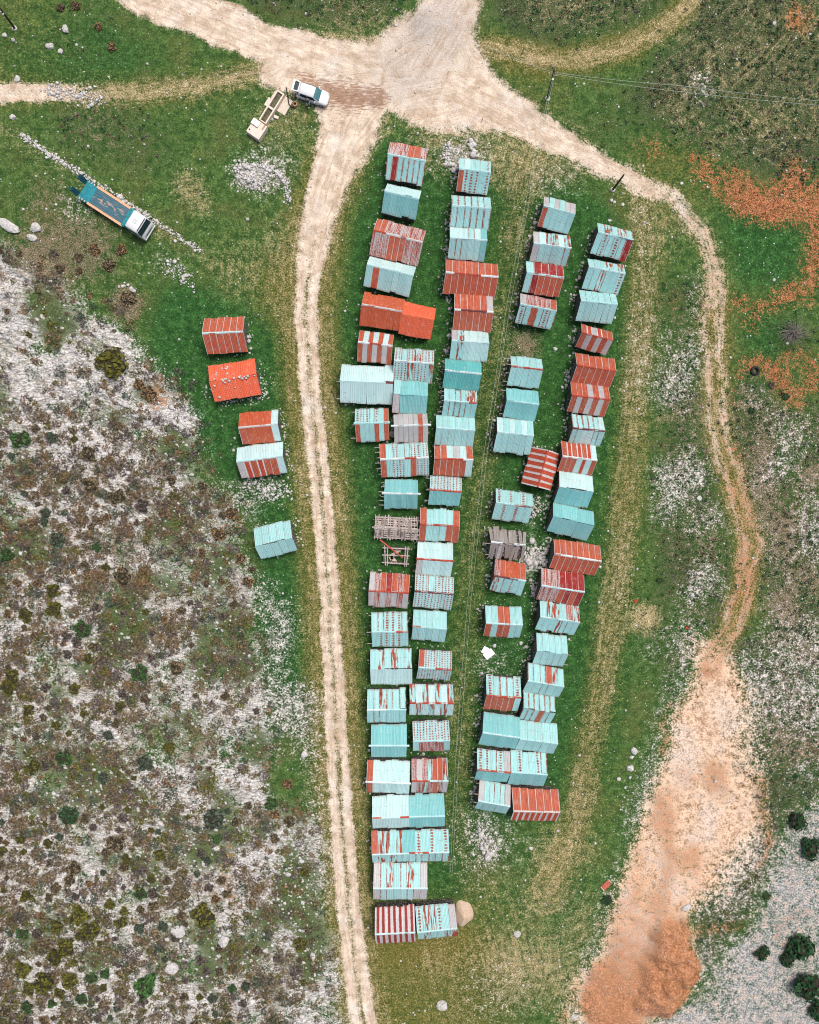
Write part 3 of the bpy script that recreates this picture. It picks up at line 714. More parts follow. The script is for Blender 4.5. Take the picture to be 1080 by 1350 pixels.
CROPS = {1: (430, 170, 4.32), 2: (430, 370, 4.32), 3: (430, 570, 4.32), 4: (430, 780, 4.32), 5: (430, 1000, 4.32), 6: (620, 240, 4.32), 7: (600, 440, 4.32), 8: (590, 630, 4.32), 9: (590, 840, 4.32), 10: (240, 400, 3.856)}
EAVE = 1.65
SHEDS = []
def shed(crop, cor, ridge, N, S, cap, label, group='tin roofed sheds in the four rows', poles=0, rise=1.75, eave=EAVE, capext=0.0, ncap=None):
    ox, oy, sc = CROPS[crop]
    C = [P(ox + cor[2 * k] / sc, oy + cor[2 * k + 1] / sc, eave) for k in range(4)]          # TL TR BR BL
    R = [P(ox + ridge[2 * k] / sc, oy + ridge[2 * k + 1] / sc, eave + rise) for k in range(2)]
    cen = (C[0] + C[1] + C[2] + C[3]) / 4
    ax = ((C[1] - C[0]) + (C[2] - C[3])) * 0.5
    ang = math.atan2(ax.y, ax.x)
    W = ax.length
    xh = Vector((math.cos(ang), math.sin(ang), 0)); yh = Vector((-xh.y, xh.x, 0))
    D = (((C[0] - C[3]) + (C[1] - C[2])) * 0.5).dot(yh)
    ry = ((R[0] + R[1]) / 2 - cen).dot(yh)
    ry = max(-0.13 * D, min(0.13 * D, ry))
    r = random.Random(hash((crop, cor)) & 0xffff)
    base = hz(cen.x, cen.y)
    name = 'ruined_shed' if 'w' in N + S else 'tin_roof_shed'
    h = empty(name, (cen.x, cen.y, base), ang, label, 'shed', group)
    SHEDS.append((cen.x, cen.y, ang, W, D))
    e, zr = eave - base, eave + rise - base
    # rubble walls with gables, set in from the roof edge
    hw, hd = W / 2 - 0.14, D / 2 - 0.20
    e2 = e - 0.05
    zg = zr - 0.14
    mb = MB()
    prof = [(-hd, -0.4), (hd, -0.4), (hd, e2 + 0.02), (ry, zg), (-hd, e2 + 0.02)]
    vs = [(-hw, y, z) for y, z in prof] + [(hw, y, z) for y, z in prof]
    mb.add(vs, [(0, 1, 2, 3, 4)[::-1], (5, 6, 7, 8, 9)] + [(k, (k + 1) % 5, (k + 1) % 5 + 5, k + 5) for k in range(5)])
    mb.build('wall', M_WALL, h)
    # sheets
    for side, codes in ((1, N), (-1, S)):
        run = (D / 2 - ry) if side > 0 else (D / 2 + ry)
        L = math.hypot(run, rise)
        n = len(codes)
        w = W / n
        me = sheet_mesh(w * 1.05, L + 0.06, 4 if n > 7 else 5)
        sl = math.atan2(rise, run)
        for k, cd in enumerate(codes):
            if cd == 'x': continue
            x = -W / 2 + w * (k + 0.5)
            if side < 0: rot = Matrix.Rotation(-sl, 4, 'X') if False else Matrix.Rotation(sl, 4, 'X')
            else: rot = Matrix.Rotation(math.pi, 4, 'Z') @ Matrix.Rotation(sl, 4, 'X')
            lift = 0.016 * (k % 2) + r.uniform(0, 0.014) + 0.045
            wob = 5.0 if cd == 'w' else 1.0
            if cd == 'w' and r.random() < 0.12: continue
            jig = Matrix.Rotation(r.gauss(0, 0.011 * wob), 4, 'Z') @ Matrix.Rotation(r.gauss(0, 0.010), 4, 'Y') @ Matrix.Rotation(abs(r.gauss(0, 0.006 * wob)), 4, 'X')
            m = Matrix.Translation((x + r.gauss(0, 0.012), ry, zr)) @ rot @ Matrix.Translation((0, r.gauss(0, 0.07 * (3 if cd == 'w' else 1)), lift)) @ jig
            panel_obj('roof_sheet', me, SH[cd], h, m)
    # ridge cap: folded strip, perhaps in several pieces of different colour
    if cap != '-':
        m = len(cap); x0 = -W / 2 - capext
        seg = (W + 2 * capext) / m
        for k, cc in enumerate(cap):
            if cc == '-': continue
            a, b = x0 + seg * k, x0 + seg * (k + 1) + 0.03
            wd = 0.13
            q = MB()
            s1 = rise / (D / 2 - ry); s2 = rise / (D / 2 + ry)
            z0 = zr + 0.095 + 0.012 * (k % 2)
            for t in (0.0,):
                V = [(a, ry + wd, z0 - wd * s1), (a, ry, z0), (a, ry - wd, z0 - wd * s2)]
                V += [(b, y, z) for _, y, z in V]
                V += [(x, y, z - 0.02) for x, y, z in V]
                q.add(V, [(0, 1, 4, 3), (1, 2, 5, 4), (6, 9, 10, 7), (7, 10, 11, 8), (0, 3, 9, 6), (2, 8, 11, 5), (0, 6, 7, 1), (1, 7, 8, 2), (3, 4, 10, 9), (4, 5, 11, 10)])
            q.build('ridge_cap', CAP[cc], h)
    # purlin poles that stick out of the gable
    if poles:
        sx = -1 if poles < 0 else 1
        for k in range(abs(poles)):
            y = -D / 2 + 0.35 + (D - 0.7) * k / max(1, abs(poles) - 1)
            run = (D / 2 - ry) if y > ry else (D / 2 + ry)
            z = zr - rise * abs(y - ry) / run - 0.10
            q = MB().tube((sx * (W / 2 - 0.5), y, z), (sx * (W / 2 + r.uniform(0.25, 0.75)), y + r.uniform(-.06, .06), z), 0.055, 0.045, 6)
            q.build('purlin', M_POLE, h)
    return h

GL = 'sheds left of the wheel track'
# leftmost of the four rows, from the top
shed(1, (368, 78, 583, 113, 545, 318, 335, 278), (345, 138, 568, 185), 'mmmrrm', 'sdsssss', 'a', 'white and rust striped shed topping the leftmost row beside the wheel track')
shed(1, (352, 318, 543, 352, 507, 522, 315, 468), (335, 355, 535, 400), 'ppppp', 'ttttt', 'a', 'plain teal shed, second from the top of the leftmost row')  # paler sheets put the sky gloss of the upper slope into colour
shed(1, (297, 512, 566, 580, 525, 780, 243, 713), (265, 580, 550, 640), 'rrmmmmmmm', 'mmmrrrmmm', 'rggg', 'mottled grey and rust shed, third from the top of the leftmost row')
shed(1, (250, 728, 515, 790, 468, 953, 215, 888), (235, 775, 505, 835), 'ppppppp', 'araaaaa', 'a', 'pale shed with one rust red sheet, just above the long orange roof')
shed(2, (220, 72, 447, 108, 415, 290, 190, 245), (205, 132, 437, 178), 'nnnnnn', 'nnnnnn', 'g', 'brown orange shed with grey ridge, left half of the orange pair')
shed(2, (447, 125, 622, 155, 597, 335, 413, 297), (430, 190, 612, 220), 'ooooo', 'ooooo', 'o', 'bright orange tiled shed, right half of the orange pair', rise=1.5)
shed(2, (190, 285, 382, 310, 372, 475, 180, 455), (185, 350, 382, 370), 'rprprpr', 'rgrgrgr', 'wrw', 'small red and white striped shed below the orange pair')
shed(2, (92, 485, 385, 490, 378, 705, 82, 685), (78, 570, 380, 582), 'pppppp', 'pppppp', 'ppppppd', 'large pale aqua shed closest to the wheel track, with long white ridge', poles=-3)
shed(2, (390, 385, 612, 400, 605, 580, 385, 560), (388, 455, 605, 470), 'BsBkBB', 'BBkBBk', 'w', 'pale shed with an orange blotch, right of the small striped shed')
shed(2, (385, 562, 577, 580, 572, 760, 383, 752), (380, 647, 575, 655), 'tttta'[::-1], 'gtttt', '-', 'teal shed without ridge cap, right of the large pale shed')
shed(2, (165, 735, 355, 727, 357, 910, 172, 913), (160, 815, 360, 805), 'bBbsbar', 'raaarar', 'a', 'rust dotted shed with pale ridge, below the large pale shed', poles=-3, capext=0.15)
shed(2, (388, 765, 575, 755, 580, 918, 385, 920), (372, 825, 592, 823), 'gggggrg', 'gggggrg', 'w', 'grey zinc shed with red strip, below the teal capless shed', capext=0.35)
shed(3, (308, 70, 578, 58, 583, 240, 312, 252), (300, 152, 583, 145), 'raBasBbB', 'raBBarBB', 'wwrw', 'wide aqua shed with red left edge and protruding poles', poles=-6)
shed(3, (335, 268, 522, 273, 520, 432, 330, 430), (300, 347, 525, 350), 'tttttt', 'tttttt', 'w', 'teal shed directly above the roofless plank ruin', poles=-6, capext=0.3)
shed(3, (250, 800, 475, 812, 462, 1000, 240, 985), (245, 905, 475, 912), 'gmrdrmr', 'gmgmgmg', 'r', 'rust and grey striped shed just below the small roofless ruin')
shed(4, (265, 122, 463, 115, 468, 312, 260, 308), (260, 232, 468, 228), 'asbbbs', 'abbbba', 'aar', 'aqua shed with rust dotted lines, below the rust and grey shed', poles=-3)
shed(4, (252, 333, 475, 327, 500, 525, 258, 527), (258, 445, 495, 437), 'akakak', 'pppppp', '-', 'aqua shed with torn rust streaks on its upper slope')
shed(4, (237, 560, 453, 555, 457, 742, 235, 742), (225, 678, 455, 670), 'asksas', 'asaaaa', 'wa', 'aqua shed with thin rust lines, below the rust streaked aqua shed')
shed(4, (262, 762, 458, 757, 458, 942, 255, 937), (240, 877, 470, 880), 'ttttt', 'ttttt', 'p', 'clean teal shed with pale ridge, left of the fine-dotted shed', capext=.3)
shed(5, (238, 12, 478, 18, 470, 200, 230, 187), (228, 133, 480, 145), 'rpppppp', 'rpppppp', 'w', 'pale shed with rust red left edge, near foot of leftmost row', capext=.15)
shed(5, (265, 212, 470, 207, 472, 388, 268, 398), (258, 342, 472, 335), 'ppppp', 'ppppp', 'rppr', 'pale aqua shed with partly red ridge, left of a teal one')
shed(5, (262, 418, 470, 408, 470, 585, 265, 590), (268, 552, 468, 540), 'rkkakt', 'akakaa', 'p', 'aqua shed with red top left corner and broad rust streak')
shed(5, (470, 408, 693, 402, 697, 582, 470, 585), (468, 540, 700, 535), 'tbabab', 'asasas', 'rp', 'aqua shed with vertical dotted rust lines, right of the rust streaked one')
shed(5, (270, 592, 573, 598, 575, 797, 272, 803), (270, 742, 575, 740), 'gskaskag', 'gsaaasgg', 'p', 'wide grey aqua shed second from the bottom of the leftmost row')
shed(5, (278, 850, 500, 840, 510, 1040, 283, 1052), (280, 1003, 510, 992), 'eeeeeee', 'eeeeeee', 'p', 'red and grey pinstriped shed at the bottom of the leftmost row')
shed(5, (512, 848, 735, 825, 747, 1005, 522, 1030), (520, 990, 745, 972), 'bkkbag', 'akaakk', 'a', 'aqua and rust shed touching the pile of sand')
shed(1, (757, 167, 940, 188, 915, 375, 745, 352), (755, 228, 943, 245), 'apaaab', 'rbbbab', 'a', 'pale shed with rust triangle rows, topping the second row')
shed(1, (712, 380, 935, 392, 925, 572, 708, 555), (710, 438, 938, 447), 'sssssa', 'sassss', 'p', 'aqua shed with dark seams, second from the top of the second row')
shed(1, (710, 560, 915, 572, 900, 752, 690, 735), (700, 620, 915, 632), 'pppspt', 'asaaat', 'p', 'pale aqua shed directly above the wide red shed')
shed(1, (683, 745, 977, 775, 962, 955, 668, 930), (685, 820, 975, 838), 'rrrrrrrr', 'rrrrrrrr', 'wrrrww', 'widest red shed, above a narrower red shed in the second row')
shed(2, (733, 75, 945, 88, 940, 292, 718, 275), (735, 162, 945, 180), 'rrrrrg', 'rrrrrr', 'wddddw', 'narrow red shed with grey corner sheet, below the widest red shed', poles=4)
shed(2, (715, 283, 922, 292, 913, 467, 703, 445), (710, 345, 922, 352), 'gkpppp', 'akpppp', 'p', 'pale shed with rust blotches at left, below the narrow red shed')
shed(2, (680, 445, 887, 465, 862, 630, 663, 607), (672, 508, 885, 532), 'TTTTT', 'TTTTT', 'w', 'deep teal shed with white ridge, darkest of the plain roofs')
shed(2, (678, 617, 860, 630, 845, 782, 655, 763), (660, 675, 860, 702), 'aasskk', 'asssaa', 'pppr', 'aqua shed with rust scribbles and a long pole, below the deep teal', poles=-5)
shed(2, (630, 768, 848, 785, 832, 945, 615, 930), (622, 838, 848, 852), 'aaaaaa', 'aaaaaa', 'p', 'plain aqua shed directly above the red and white patched shed')
shed(3, (615, 73, 833, 82, 825, 247, 610, 242), (618, 150, 830, 155), 'rrpgpr', 'rrrrrp', 'rrrw', 'red shed with white patches on its upper slope')
shed(3, (597, 252, 768, 258, 760, 423, 577, 400), (590, 327, 770, 338), 'BBBBB', 'ttttt', 'r', 'aqua shed with thin red ridge, below the white patched red shed', poles=-3)
shed(3, (537, 433, 760, 448, 748, 622, 528, 612), (535, 525, 760, 533), 'raaaar', 'raaarr', 'r', 'aqua shed framed in rust red, beside the plank ruin')
shed(3, (520, 625, 720, 635, 713, 822, 512, 803), (522, 722, 730, 732), 'pppppp', 'gppppp', 'r', 'pale aqua shed with red ridge, below the red framed one', capext=.1)
shed(3, (510, 808, 725, 832, 713, 1005, 495, 995), (503, 908, 725, 918), 'BBsBBB', 'BBBBBB', 'd', 'rust speckled shed with dark red ridge, below the pale red-ridged one')
shed(4, (497, 100, 688, 115, 675, 285, 487, 268), (490, 200, 690, 212), 'aaaaa', 'aaaaa', 'raaa', 'plain aqua shed with red smudge at right, below the rust speckled shed')
shed(4, (535, 330, 715, 345, 705, 505, 515, 490), (520, 430, 715, 448), 'rBBBBB', 'BBBBBB', 'ar', 'finely dotted aqua shed with one red sheet at its upper left')
shed(4, (475, 525, 720, 530, 723, 700, 477, 700), (475, 635, 725, 637), 'kpkpkpk', 'pkpkpkp', 'r', 'white shed with red streaks and straight red ridge')
shed(4, (493, 742, 695, 735, 705, 903, 495, 908), (495, 852, 703, 850), 'BBBBBB', 'ammmma', 'a', 'fine-dotted aqua shed right of the clean teal one')
shed(5, (485, 5, 688, 3, 693, 190, 487, 190), (485, 130, 697, 128), 'mgmkrrk', 'gmkmrmg', 'rp', 'grey shed with orange rust stripes, right of the red-edged pale shed')
shed(5, (470, 207, 668, 200, 675, 385, 472, 388), (470, 333, 675, 330), 'ttttt', 'ttttt', 'a', 'smooth teal shed adjoining the pale red-ridged shed on its right')
shed(6, (425, 85, 600, 125, 557, 297, 378, 245), (412, 135, 597, 180), 'gagagg', 'raaaaa', 'a', 'shed with one red sheet at left and grey planks, topping the third row', poles=-2)
shed(6, (365, 285, 575, 310, 540, 477, 330, 447), (345, 345, 578, 378), 'gpkkpk', 'gaaaas', 'p', 'grey aqua shed directly above the half red shed of the third row')
shed(6, (325, 452, 530, 482, 500, 655, 290, 627), (315, 513, 530, 545), 'adddd', 'adrrrr', 'p', 'deep red shed with an aqua left edge, in the third row')
shed(6, (290, 640, 492, 675, 455, 838, 252, 793), (285, 695, 490, 733), 'gmmmmr', 'bsrsbs', 'a', 'grey and rust lined shed, fourth from the top of the third row')
shed(7, (318, 127, 497, 147, 470, 310, 295, 290), (310, 180, 505, 207), 'aaaaa', 'aaaaa', 'r', 'aqua shed with red ridge below a brown bare patch, third row', poles=-4)
shed(7, (295, 308, 475, 333, 450, 497, 270, 475), (285, 380, 478, 400), 'ttttt', 'ttttt', 'a', 'teal shed below the red-ridged aqua shed of the third row', poles=-2)
shed(7, (240, 480, 460, 498, 405, 688, 218, 663), (228, 555, 458, 583), 'papapa', 'aaaaaa', 'p', 'pale ribbed aqua shed up-left of the tilted orange shed')
shed(7, (588, 680, 550, 893, 370, 850, 445, 648), (525, 660, 478, 868), 'iiiiii', 'iiiiii', 'r', 'orange shed turned sideways, its ridge running up the picture')
shed(7, (230, 887, 440, 910, 412, 1080, 212, 1048), (215, 962, 448, 985), 'bababa', 'ababaa', 'aard', 'aqua shed with three rust dotted lines, just above the weathered plank roof')
shed(8, (240, 283, 435, 302, 425, 470, 235, 450), (245, 368, 450, 382), 'wwwwwwwwwwww', 'wwwgwwwwwwww', 'w-w', 'collapsed grey plank roof with white ridge in the third row', poles=-3)
shed(8, (275, 470, 435, 490, 430, 672, 237, 633), (262, 558, 470, 590), 'mrnnnr', 'ksabaa', 'dddp', 'shed with orange upper slope and aqua lower slope')
shed(8, (213, 728, 418, 742, 413, 908, 208, 898), (213, 828, 430, 838), 'aarraa', 'rarraa', 'p', 'aqua shed with red chequered sheets above the white board')
shed(9, (222, 225, 413, 230, 400, 422, 205, 403), (222, 335, 415, 345), 'bsssb', 'rrrrra', 'r', 'shed with dotted aqua upper slope and red lower slope')
shed(9, (205, 428, 412, 455, 385, 637, 178, 605), (190, 537, 412, 580), 'tttttt', 'tttttt', 'p', 'wide plain teal shed, left half of the long teal pair')
shed(9, (412, 470, 625, 500, 600, 660, 387, 637), (412, 583, 630, 605), 'aaaaa', 'aaaaa', 'a', 'plain aqua shed, right half of the long teal pair')
shed(9, (165, 640, 350, 650, 345, 830, 158, 808), (160, 760, 355, 768), 'bbsbg', 'ttttt', 'r', 'dotted aqua shed with red ridge, below the long teal pair', poles=-2)
shed(9, (360, 650, 562, 662, 545, 848, 343, 832), (355, 768, 570, 785), 'abaabs', 'tttttt', 'a', 'aqua shed right of the dotted red-ridged one, above the red roof')
shed(9, (175, 815, 362, 845, 330, 1005, 160, 975), (190, 935, 360, 968), 'gasasg', 'aaaaa', 'p', 'aqua shed with grey edges at the foot of the third row', poles=-4)
shed(9, (367, 862, 620, 868, 628, 1045, 362, 1038), (375, 993, 638, 998), 'rrrrrr', 'iiiiiiii', 'g', 'red shed at the foot of the third row, beside the aqua one')
shed(6, (728, 237, 922, 280, 880, 450, 682, 403), (720, 280, 922, 330), 'aksks', 'absbsd', 'a', 'aqua shed with rust dashes topping the rightmost row')
shed(6, (668, 435, 882, 478, 830, 640, 635, 602), (655, 480, 887, 518), 'aaaksk', 'aakaab', 'p', 'aqua shed with rust streaks, second from the top of the rightmost row')
shed(6, (620, 615, 822, 640, 808, 805, 600, 785), (620, 683, 845, 690), 'aaaaaa', 'aaaaaa', 'a', 'plain aqua shed, third from the top of the rightmost row')
shed(6, (632, 810, 803, 858, 775, 982, 600, 940), (632, 858, 803, 898), 'rigirr', 'rgrgrg', 'r', 'smallest red and white striped shed, fourth in the rightmost row')
shed(7, (687, 110, 905, 150, 880, 305, 662, 275), (685, 182, 912, 208), 'rrrrrr', 'rrrrrr', 'r', 'solid red shed with pale seams, fifth in the rightmost row')
shed(7, (660, 278, 868, 300, 855, 470, 635, 440), (658, 352, 885, 373), 'rrrgrgr', 'rgrgrgr', 'r', 'red and grey striped shed below the solid red one, rightmost row')
shed(7, (658, 462, 835, 475, 830, 640, 648, 617), (650, 537, 862, 553), 'sssssp', 'sappsa', 'd', 'whitish shed with fine rust lines and dark ridge, rightmost row')
shed(7, (607, 615, 795, 637, 782, 805, 585, 780), (600, 698, 803, 718), 'riririp', 'rrrpipr', 'w', 'white shed with red bars right of the tilted orange shed')
shed(7, (592, 783, 782, 810, 750, 995, 562, 957), (594, 872, 795, 902), 'ppppp', 'ttttt', '-', 'pale over teal shed, upper one of the joined teal pair')
shed(8, (607, 143, 828, 193, 797, 355, 563, 300), (605, 212, 835, 278), 'ttttt', 'ttttt', '-', 'plain teal shed, lower one of the joined pair above the red roof')
shed(8, (605, 348, 870, 390, 838, 555, 580, 513), (608, 435, 885, 475), 'rrrrrrrr', 'rrrrrrrr', 'w', 'long red shed with bold white ridge, in the rightmost row')
shed(8, (528, 515, 775, 552, 745, 728, 512, 690), (525, 615, 795, 650), 'mmmdddd', 'mmmrdrd', 'p', 'half striped half dark red shed below the white-ridged red shed')
shed(8, (522, 700, 742, 735, 727, 893, 503, 862), (525, 792, 757, 823), 'akkamk', 'aaaksaa', 'p', 'aqua shed with faded rust bars, below the half dark red shed')
shed(8, (503, 885, 682, 905, 655, 1075, 487, 1055), (505, 990, 700, 1005), 'aaaaa', 'aaaaa', '-', 'plain aqua shed with dark joints and red peg at right', poles=3)
shed(9, (452, 152, 658, 178, 635, 345, 435, 305), (458, 252, 662, 280), 'sasrka', 'aasaa', 'a', 'aqua shed with red stripes, second from the bottom of the rightmost row')
shed(9, (432, 315, 610, 340, 583, 492, 405, 460), (428, 400, 613, 435), 'ssssss', 'sssrsa', '-', 'finely red lined aqua shed at the foot of the rightmost row')
shed(10, (115, 80, 318, 67, 330, 247, 127, 253), (100, 150, 325, 145), 'rrrrrr', 'rrrrrr', 'p', 'dark orange shed with white ridge, uppermost of those left of the track', group=GL)
shed(10, (130, 325, 362, 280, 413, 460, 173, 497), (150, 405, 385, 350), 'oooooo', 'oooooo', '-', 'coral tiled shed sprinkled with white stones, left of the track', group=GL, rise=1.1)
shed(10, (297, 560, 485, 545, 510, 697, 308, 717), (293, 630, 490, 615), 'nnnnnp', 'rnnnnp', 'g', 'brown red shed with pale right edge, left of the track', group=GL)
shed(10, (275, 735, 515, 703, 530, 858, 310, 885), (280, 805, 515, 775), 'pppppp', 'girirrp', 'p', 'white topped shed with red barred lower slope, left of the track', group=GL)
shed(10, (370, 1147, 555, 1100, 583, 1253, 398, 1300), (378, 1228, 560, 1200), 'aaaaa', 'aaaaa', '-', 'lone plain aqua shed left of the track, nearest the rocky slope', group=GL)
# ------------------------------------------------------------------ ruins
def local_frame(cor, crop, z):
    ox, oy, sc = CROPS[crop]
    C = [P(ox + cor[2 * k] / sc, oy + cor[2 * k + 1] / sc, z) for k in range(4)]
    cen = sum(C, Vector()) / 4
    ax = ((C[1] - C[0]) + (C[2] - C[3])) * 0.5
    ang = math.atan2(ax.y, ax.x)
    yh = Vector((-math.sin(ang), math.cos(ang), 0))
    D = (((C[0] - C[3]) + (C[1] - C[2])) * 0.5).dot(yh)
    return cen, ang, ax.length, D

M_WOOD = simple('grey_weathered_wood', (0.40, 0.35, 0.32), 0.9, var=0.35, scale=9)
M_WOOD2 = simple('brown_weathered_wood', (0.30, 0.23, 0.19), 0.9, var=0.35, scale=9)
cen, ang, W, D = local_frame((280, 475, 527, 483, 522, 618, 275, 600), 3, 1.6)
b0 = hz(cen.x, cen.y)
h = empty('ruined_shed', (cen.x, cen.y, b0), ang, 'grey skeleton of rafters and boards without roof sheets', 'ruined shed')
mb = MB()
for sx in (-1, 1): mb.box((sx * (W / 2 - 0.35), 0, 0.5), (0.5, D - 0.5, 1.6))
for sy in (-1, 1): mb.box((0, sy * (D / 2 - 0.4), 0.5), (W - 0.2, 0.5, 1.6))
mb.build('wall', M_WALL, h)
rr = random.Random(5)
for sy in (-1, 1):
    run, rs = D / 2, 0.9
    for k in range(15):
        x = -W / 2 + 0.1 + (W - 0.2) * k / 14
        p0 = (x, 0, 1.55 + rs); p1 = (x + rr.gauss(0, 0.05), sy * (run + rr.uniform(-0.15, 0.2)), 1.58)
        MB().tube(p0, p1, 0.06, 0.05, 5).build('rafter', M_WOOD, h)
    for k in range(5):
        f = 0.12 + 0.19 * k + rr.gauss(0, 0.02)
        MB().box((rr.gauss(0, 0.1), sy * run * f, 1.66 + rs * (1 - f)), (W + rr.uniform(-0.3, 0.3), 0.16, 0.04), Matrix.Rotation(rr.gauss(0, 0.012), 3, 'Z')).build('batten', M_WOOD, h)
    for k in range(42 if sy < 0 else 24):
        x = rr.uniform(-W / 2 + 0.1, W / 2 - 0.1); f = rr.uniform(0.25, 0.7); ln = rr.uniform(0.5, 1.6)
        rot = Matrix.Rotation(-sy * math.atan2(rs, run), 3, 'X') @ Matrix.Rotation(rr.gauss(0, 0.10), 3, 'Z')
        MB().box((x, sy * run * f, 1.70 + rs * (1 - f) + 0.02), (rr.uniform(0.12, 0.24), ln, 0.03), rot).build('board', rr.choice([M_WOOD, M_WOOD, M_WOOD2]), h)
MB().tube((-W / 2 - 0.3, 0, 1.6 + rs), (W / 2 + 0.1, 0, 1.6 + rs), 0.09, 0.08, 6).build('ridge_pole', M_WOOD, h)
cen, ang, W, D = local_frame((330, 650, 470, 660, 465, 755, 325, 750), 3, 1.2)
b0 = hz(cen.x, cen.y)
h = empty('ruined_shed', (cen.x, cen.y, b0), ang, 'small roofless stone pen with a fallen red beam across it', 'ruined shed')
for sy in (-1, 1): MB().box((0, sy * (D / 2 - 0.14), 0.4), (W, 0.28, 1.2)).build('wall', M_WALL, h)
for sx in (-1, 1): MB().box((sx * (W / 2 - 0.14), 0, 0.39), (0.28, D - 0.57, 1.2)).build('wall', M_WALL, h)
for y in (-D / 2 + 0.14, 0.05, D / 2 - 0.14): MB().box((0, y, 1.05), (W + 0.35, 0.14, 0.10), Matrix.Rotation(rr.gauss(0, 0.02), 3, 'Z')).build('beam', M_WOOD, h)
for x in (-W / 2 + 0.18, -W / 2 + 0.5, W / 2 - 0.4, W / 2 - 0.12): MB().box((x, 0, 1.16), (0.11, D + 0.4, 0.09), Matrix.Rotation(rr.gauss(0, 0.03), 3, 'Z')).build('beam', M_WOOD, h)
for k in range(4): MB().box((rr.uniform(-0.9, 0.9), rr.uniform(-0.7, 0.7), 0.14), (rr.uniform(0.5, 0.9), rr.uniform(0.3, 0.6), 0.16), Matrix.Rotation(rr.uniform(0, 3), 3, 'Z')).build('slab', simple('pinkish_plaster', (0.58, 0.45, 0.41), 0.9), h)
p0 = P(430 + 308 / 4.32, 570 + 612 / 4.32, 1.6); p1 = P(430 + 437 / 4.32, 570 + 714 / 4.32, 1.33)
tag(MB().tube(p0, p1, 0.10, 0.09, 4).build('beam', simple('red_painted_timber', (0.45, 0.055, 0.045), 0.6)), 'red painted timber fallen across the small roofless pen', 'beam')

# ------------------------------------------------------------------ car
M_CARW = simple('white_car_paint', (0.66, 0.67, 0.68), 0.25, spec=0.5, var=0.02)
M_GLASS = simple('tinted_car_glass', (0.045, 0.16, 0.17), 0.06, spec=0.9, var=0.2, scale=1.5)
M_DGLASS = simple('dark_car_glass', (0.015, 0.035, 0.04), 0.40, spec=0.12, var=0.2)
M_TYRE = simple('black_rubber', (0.022, 0.022, 0.022), 0.85)
M_RIM = simple('alloy_rim', (0.50, 0.51, 0.52), 0.3, metal=0.8)
M_BLK = simple('black_plastic', (0.02, 0.021, 0.023), 0.5)
M_LAMP = simple('headlamp_glass', (0.55, 0.60, 0.62), 0.08, spec=0.8)
M_RED = simple('red_tail_lamp', (0.40, 0.02, 0.015), 0.2)

def loft(secs, closed_ends=True):
    """secs: list of (x, [(y, z), ...]) half profiles from bottom centre to top centre; mirrored"""
    mb = MB(); n = len(secs[0][1])
    ring = 2 * n - 2
    for x, pr in secs:
        vs = [(x, -y, z) for y, z in pr] + [(x, y, z) for y, z in pr[-2:0:-1]]
        mb.v += vs
    for j in range(len(secs) - 1):
        for k in range(ring):
            a, b = j * ring + k, j * ring + (k + 1) % ring
            mb.f.append((a, a + ring, b + ring, b))
    if closed_ends:
        mb.f.append(tuple(range(ring)))
        o = (len(secs) - 1) * ring
        mb.f.append(tuple(range(o + ring - 1, o - 1, -1)))
    return mb

def wheel(parent, x, y, r, w, name='wheel'):
    t = MB().lathe([(r * 0.62, -w / 2), (r * 0.93, -w / 2), (r, -w * 0.32), (r, w * 0.32), (r * 0.93, w / 2), (r * 0.62, w / 2)], 20, close=True).build('wheel', M_TYRE, parent, smooth=True)
    t.location = (x, y, r); t.rotation_euler = (math.pi / 2, 0, 0)
    rim = MB().lathe([(0.001, w * 0.30), (r * 0.2, w * 0.34), (r * 0.55, w * 0.22), (r * 0.64, w * 0.46), (r * 0.64, -w * 0.46), (r * 0.3, -w * 0.3), (0.001, -w * 0.3)], 16).build('rim', M_RIM, t, smooth=True)
    if y > 0: rim.rotation_euler = (math.pi, 0, 0)
    return t

pr_ = P(393.5, 118.5, 0.6); pf_ = P(431.5, 131.0, 0.6)
cdir = pf_ - pr_
cc = (pr_ + pf_) / 2
car = empty('parked_car', (cc.x, cc.y, hz(cc.x, cc.y) + 0.02), math.atan2(cdir.y, cdir.x), 'white hatchback car with raised tailgate parked by the junction', 'car')
Lc = 4.05
def csec(x, w, zb, zt, sh=0.94):
    return (x, [(0, zb), (w * 0.86, zb), (w, zb + 0.16), (w * 1.0, zb + 0.42), (w * sh, zt - 0.06), (w * 0.80, zt), (w * 0.4, zt + 0.025), (0, zt + 0.035)])
body = loft([csec(-2.02, 0.66, 0.42, 0.82), csec(-1.95, 0.80, 0.30, 0.92), csec(-1.6, 0.87, 0.22, 0.97), csec(-0.8, 0.885, 0.2, 0.97), csec(0.2, 0.885, 0.2, 0.96), csec(0.9, 0.88, 0.2, 0.95), csec(1.35, 0.86, 0.22, 0.90), csec(1.75, 0.80, 0.26, 0.82), csec(1.97, 0.66, 0.34, 0.70), csec(2.05, 0.50, 0.42, 0.60)])
bo = body.build('body', M_CARW, car, smooth=True)
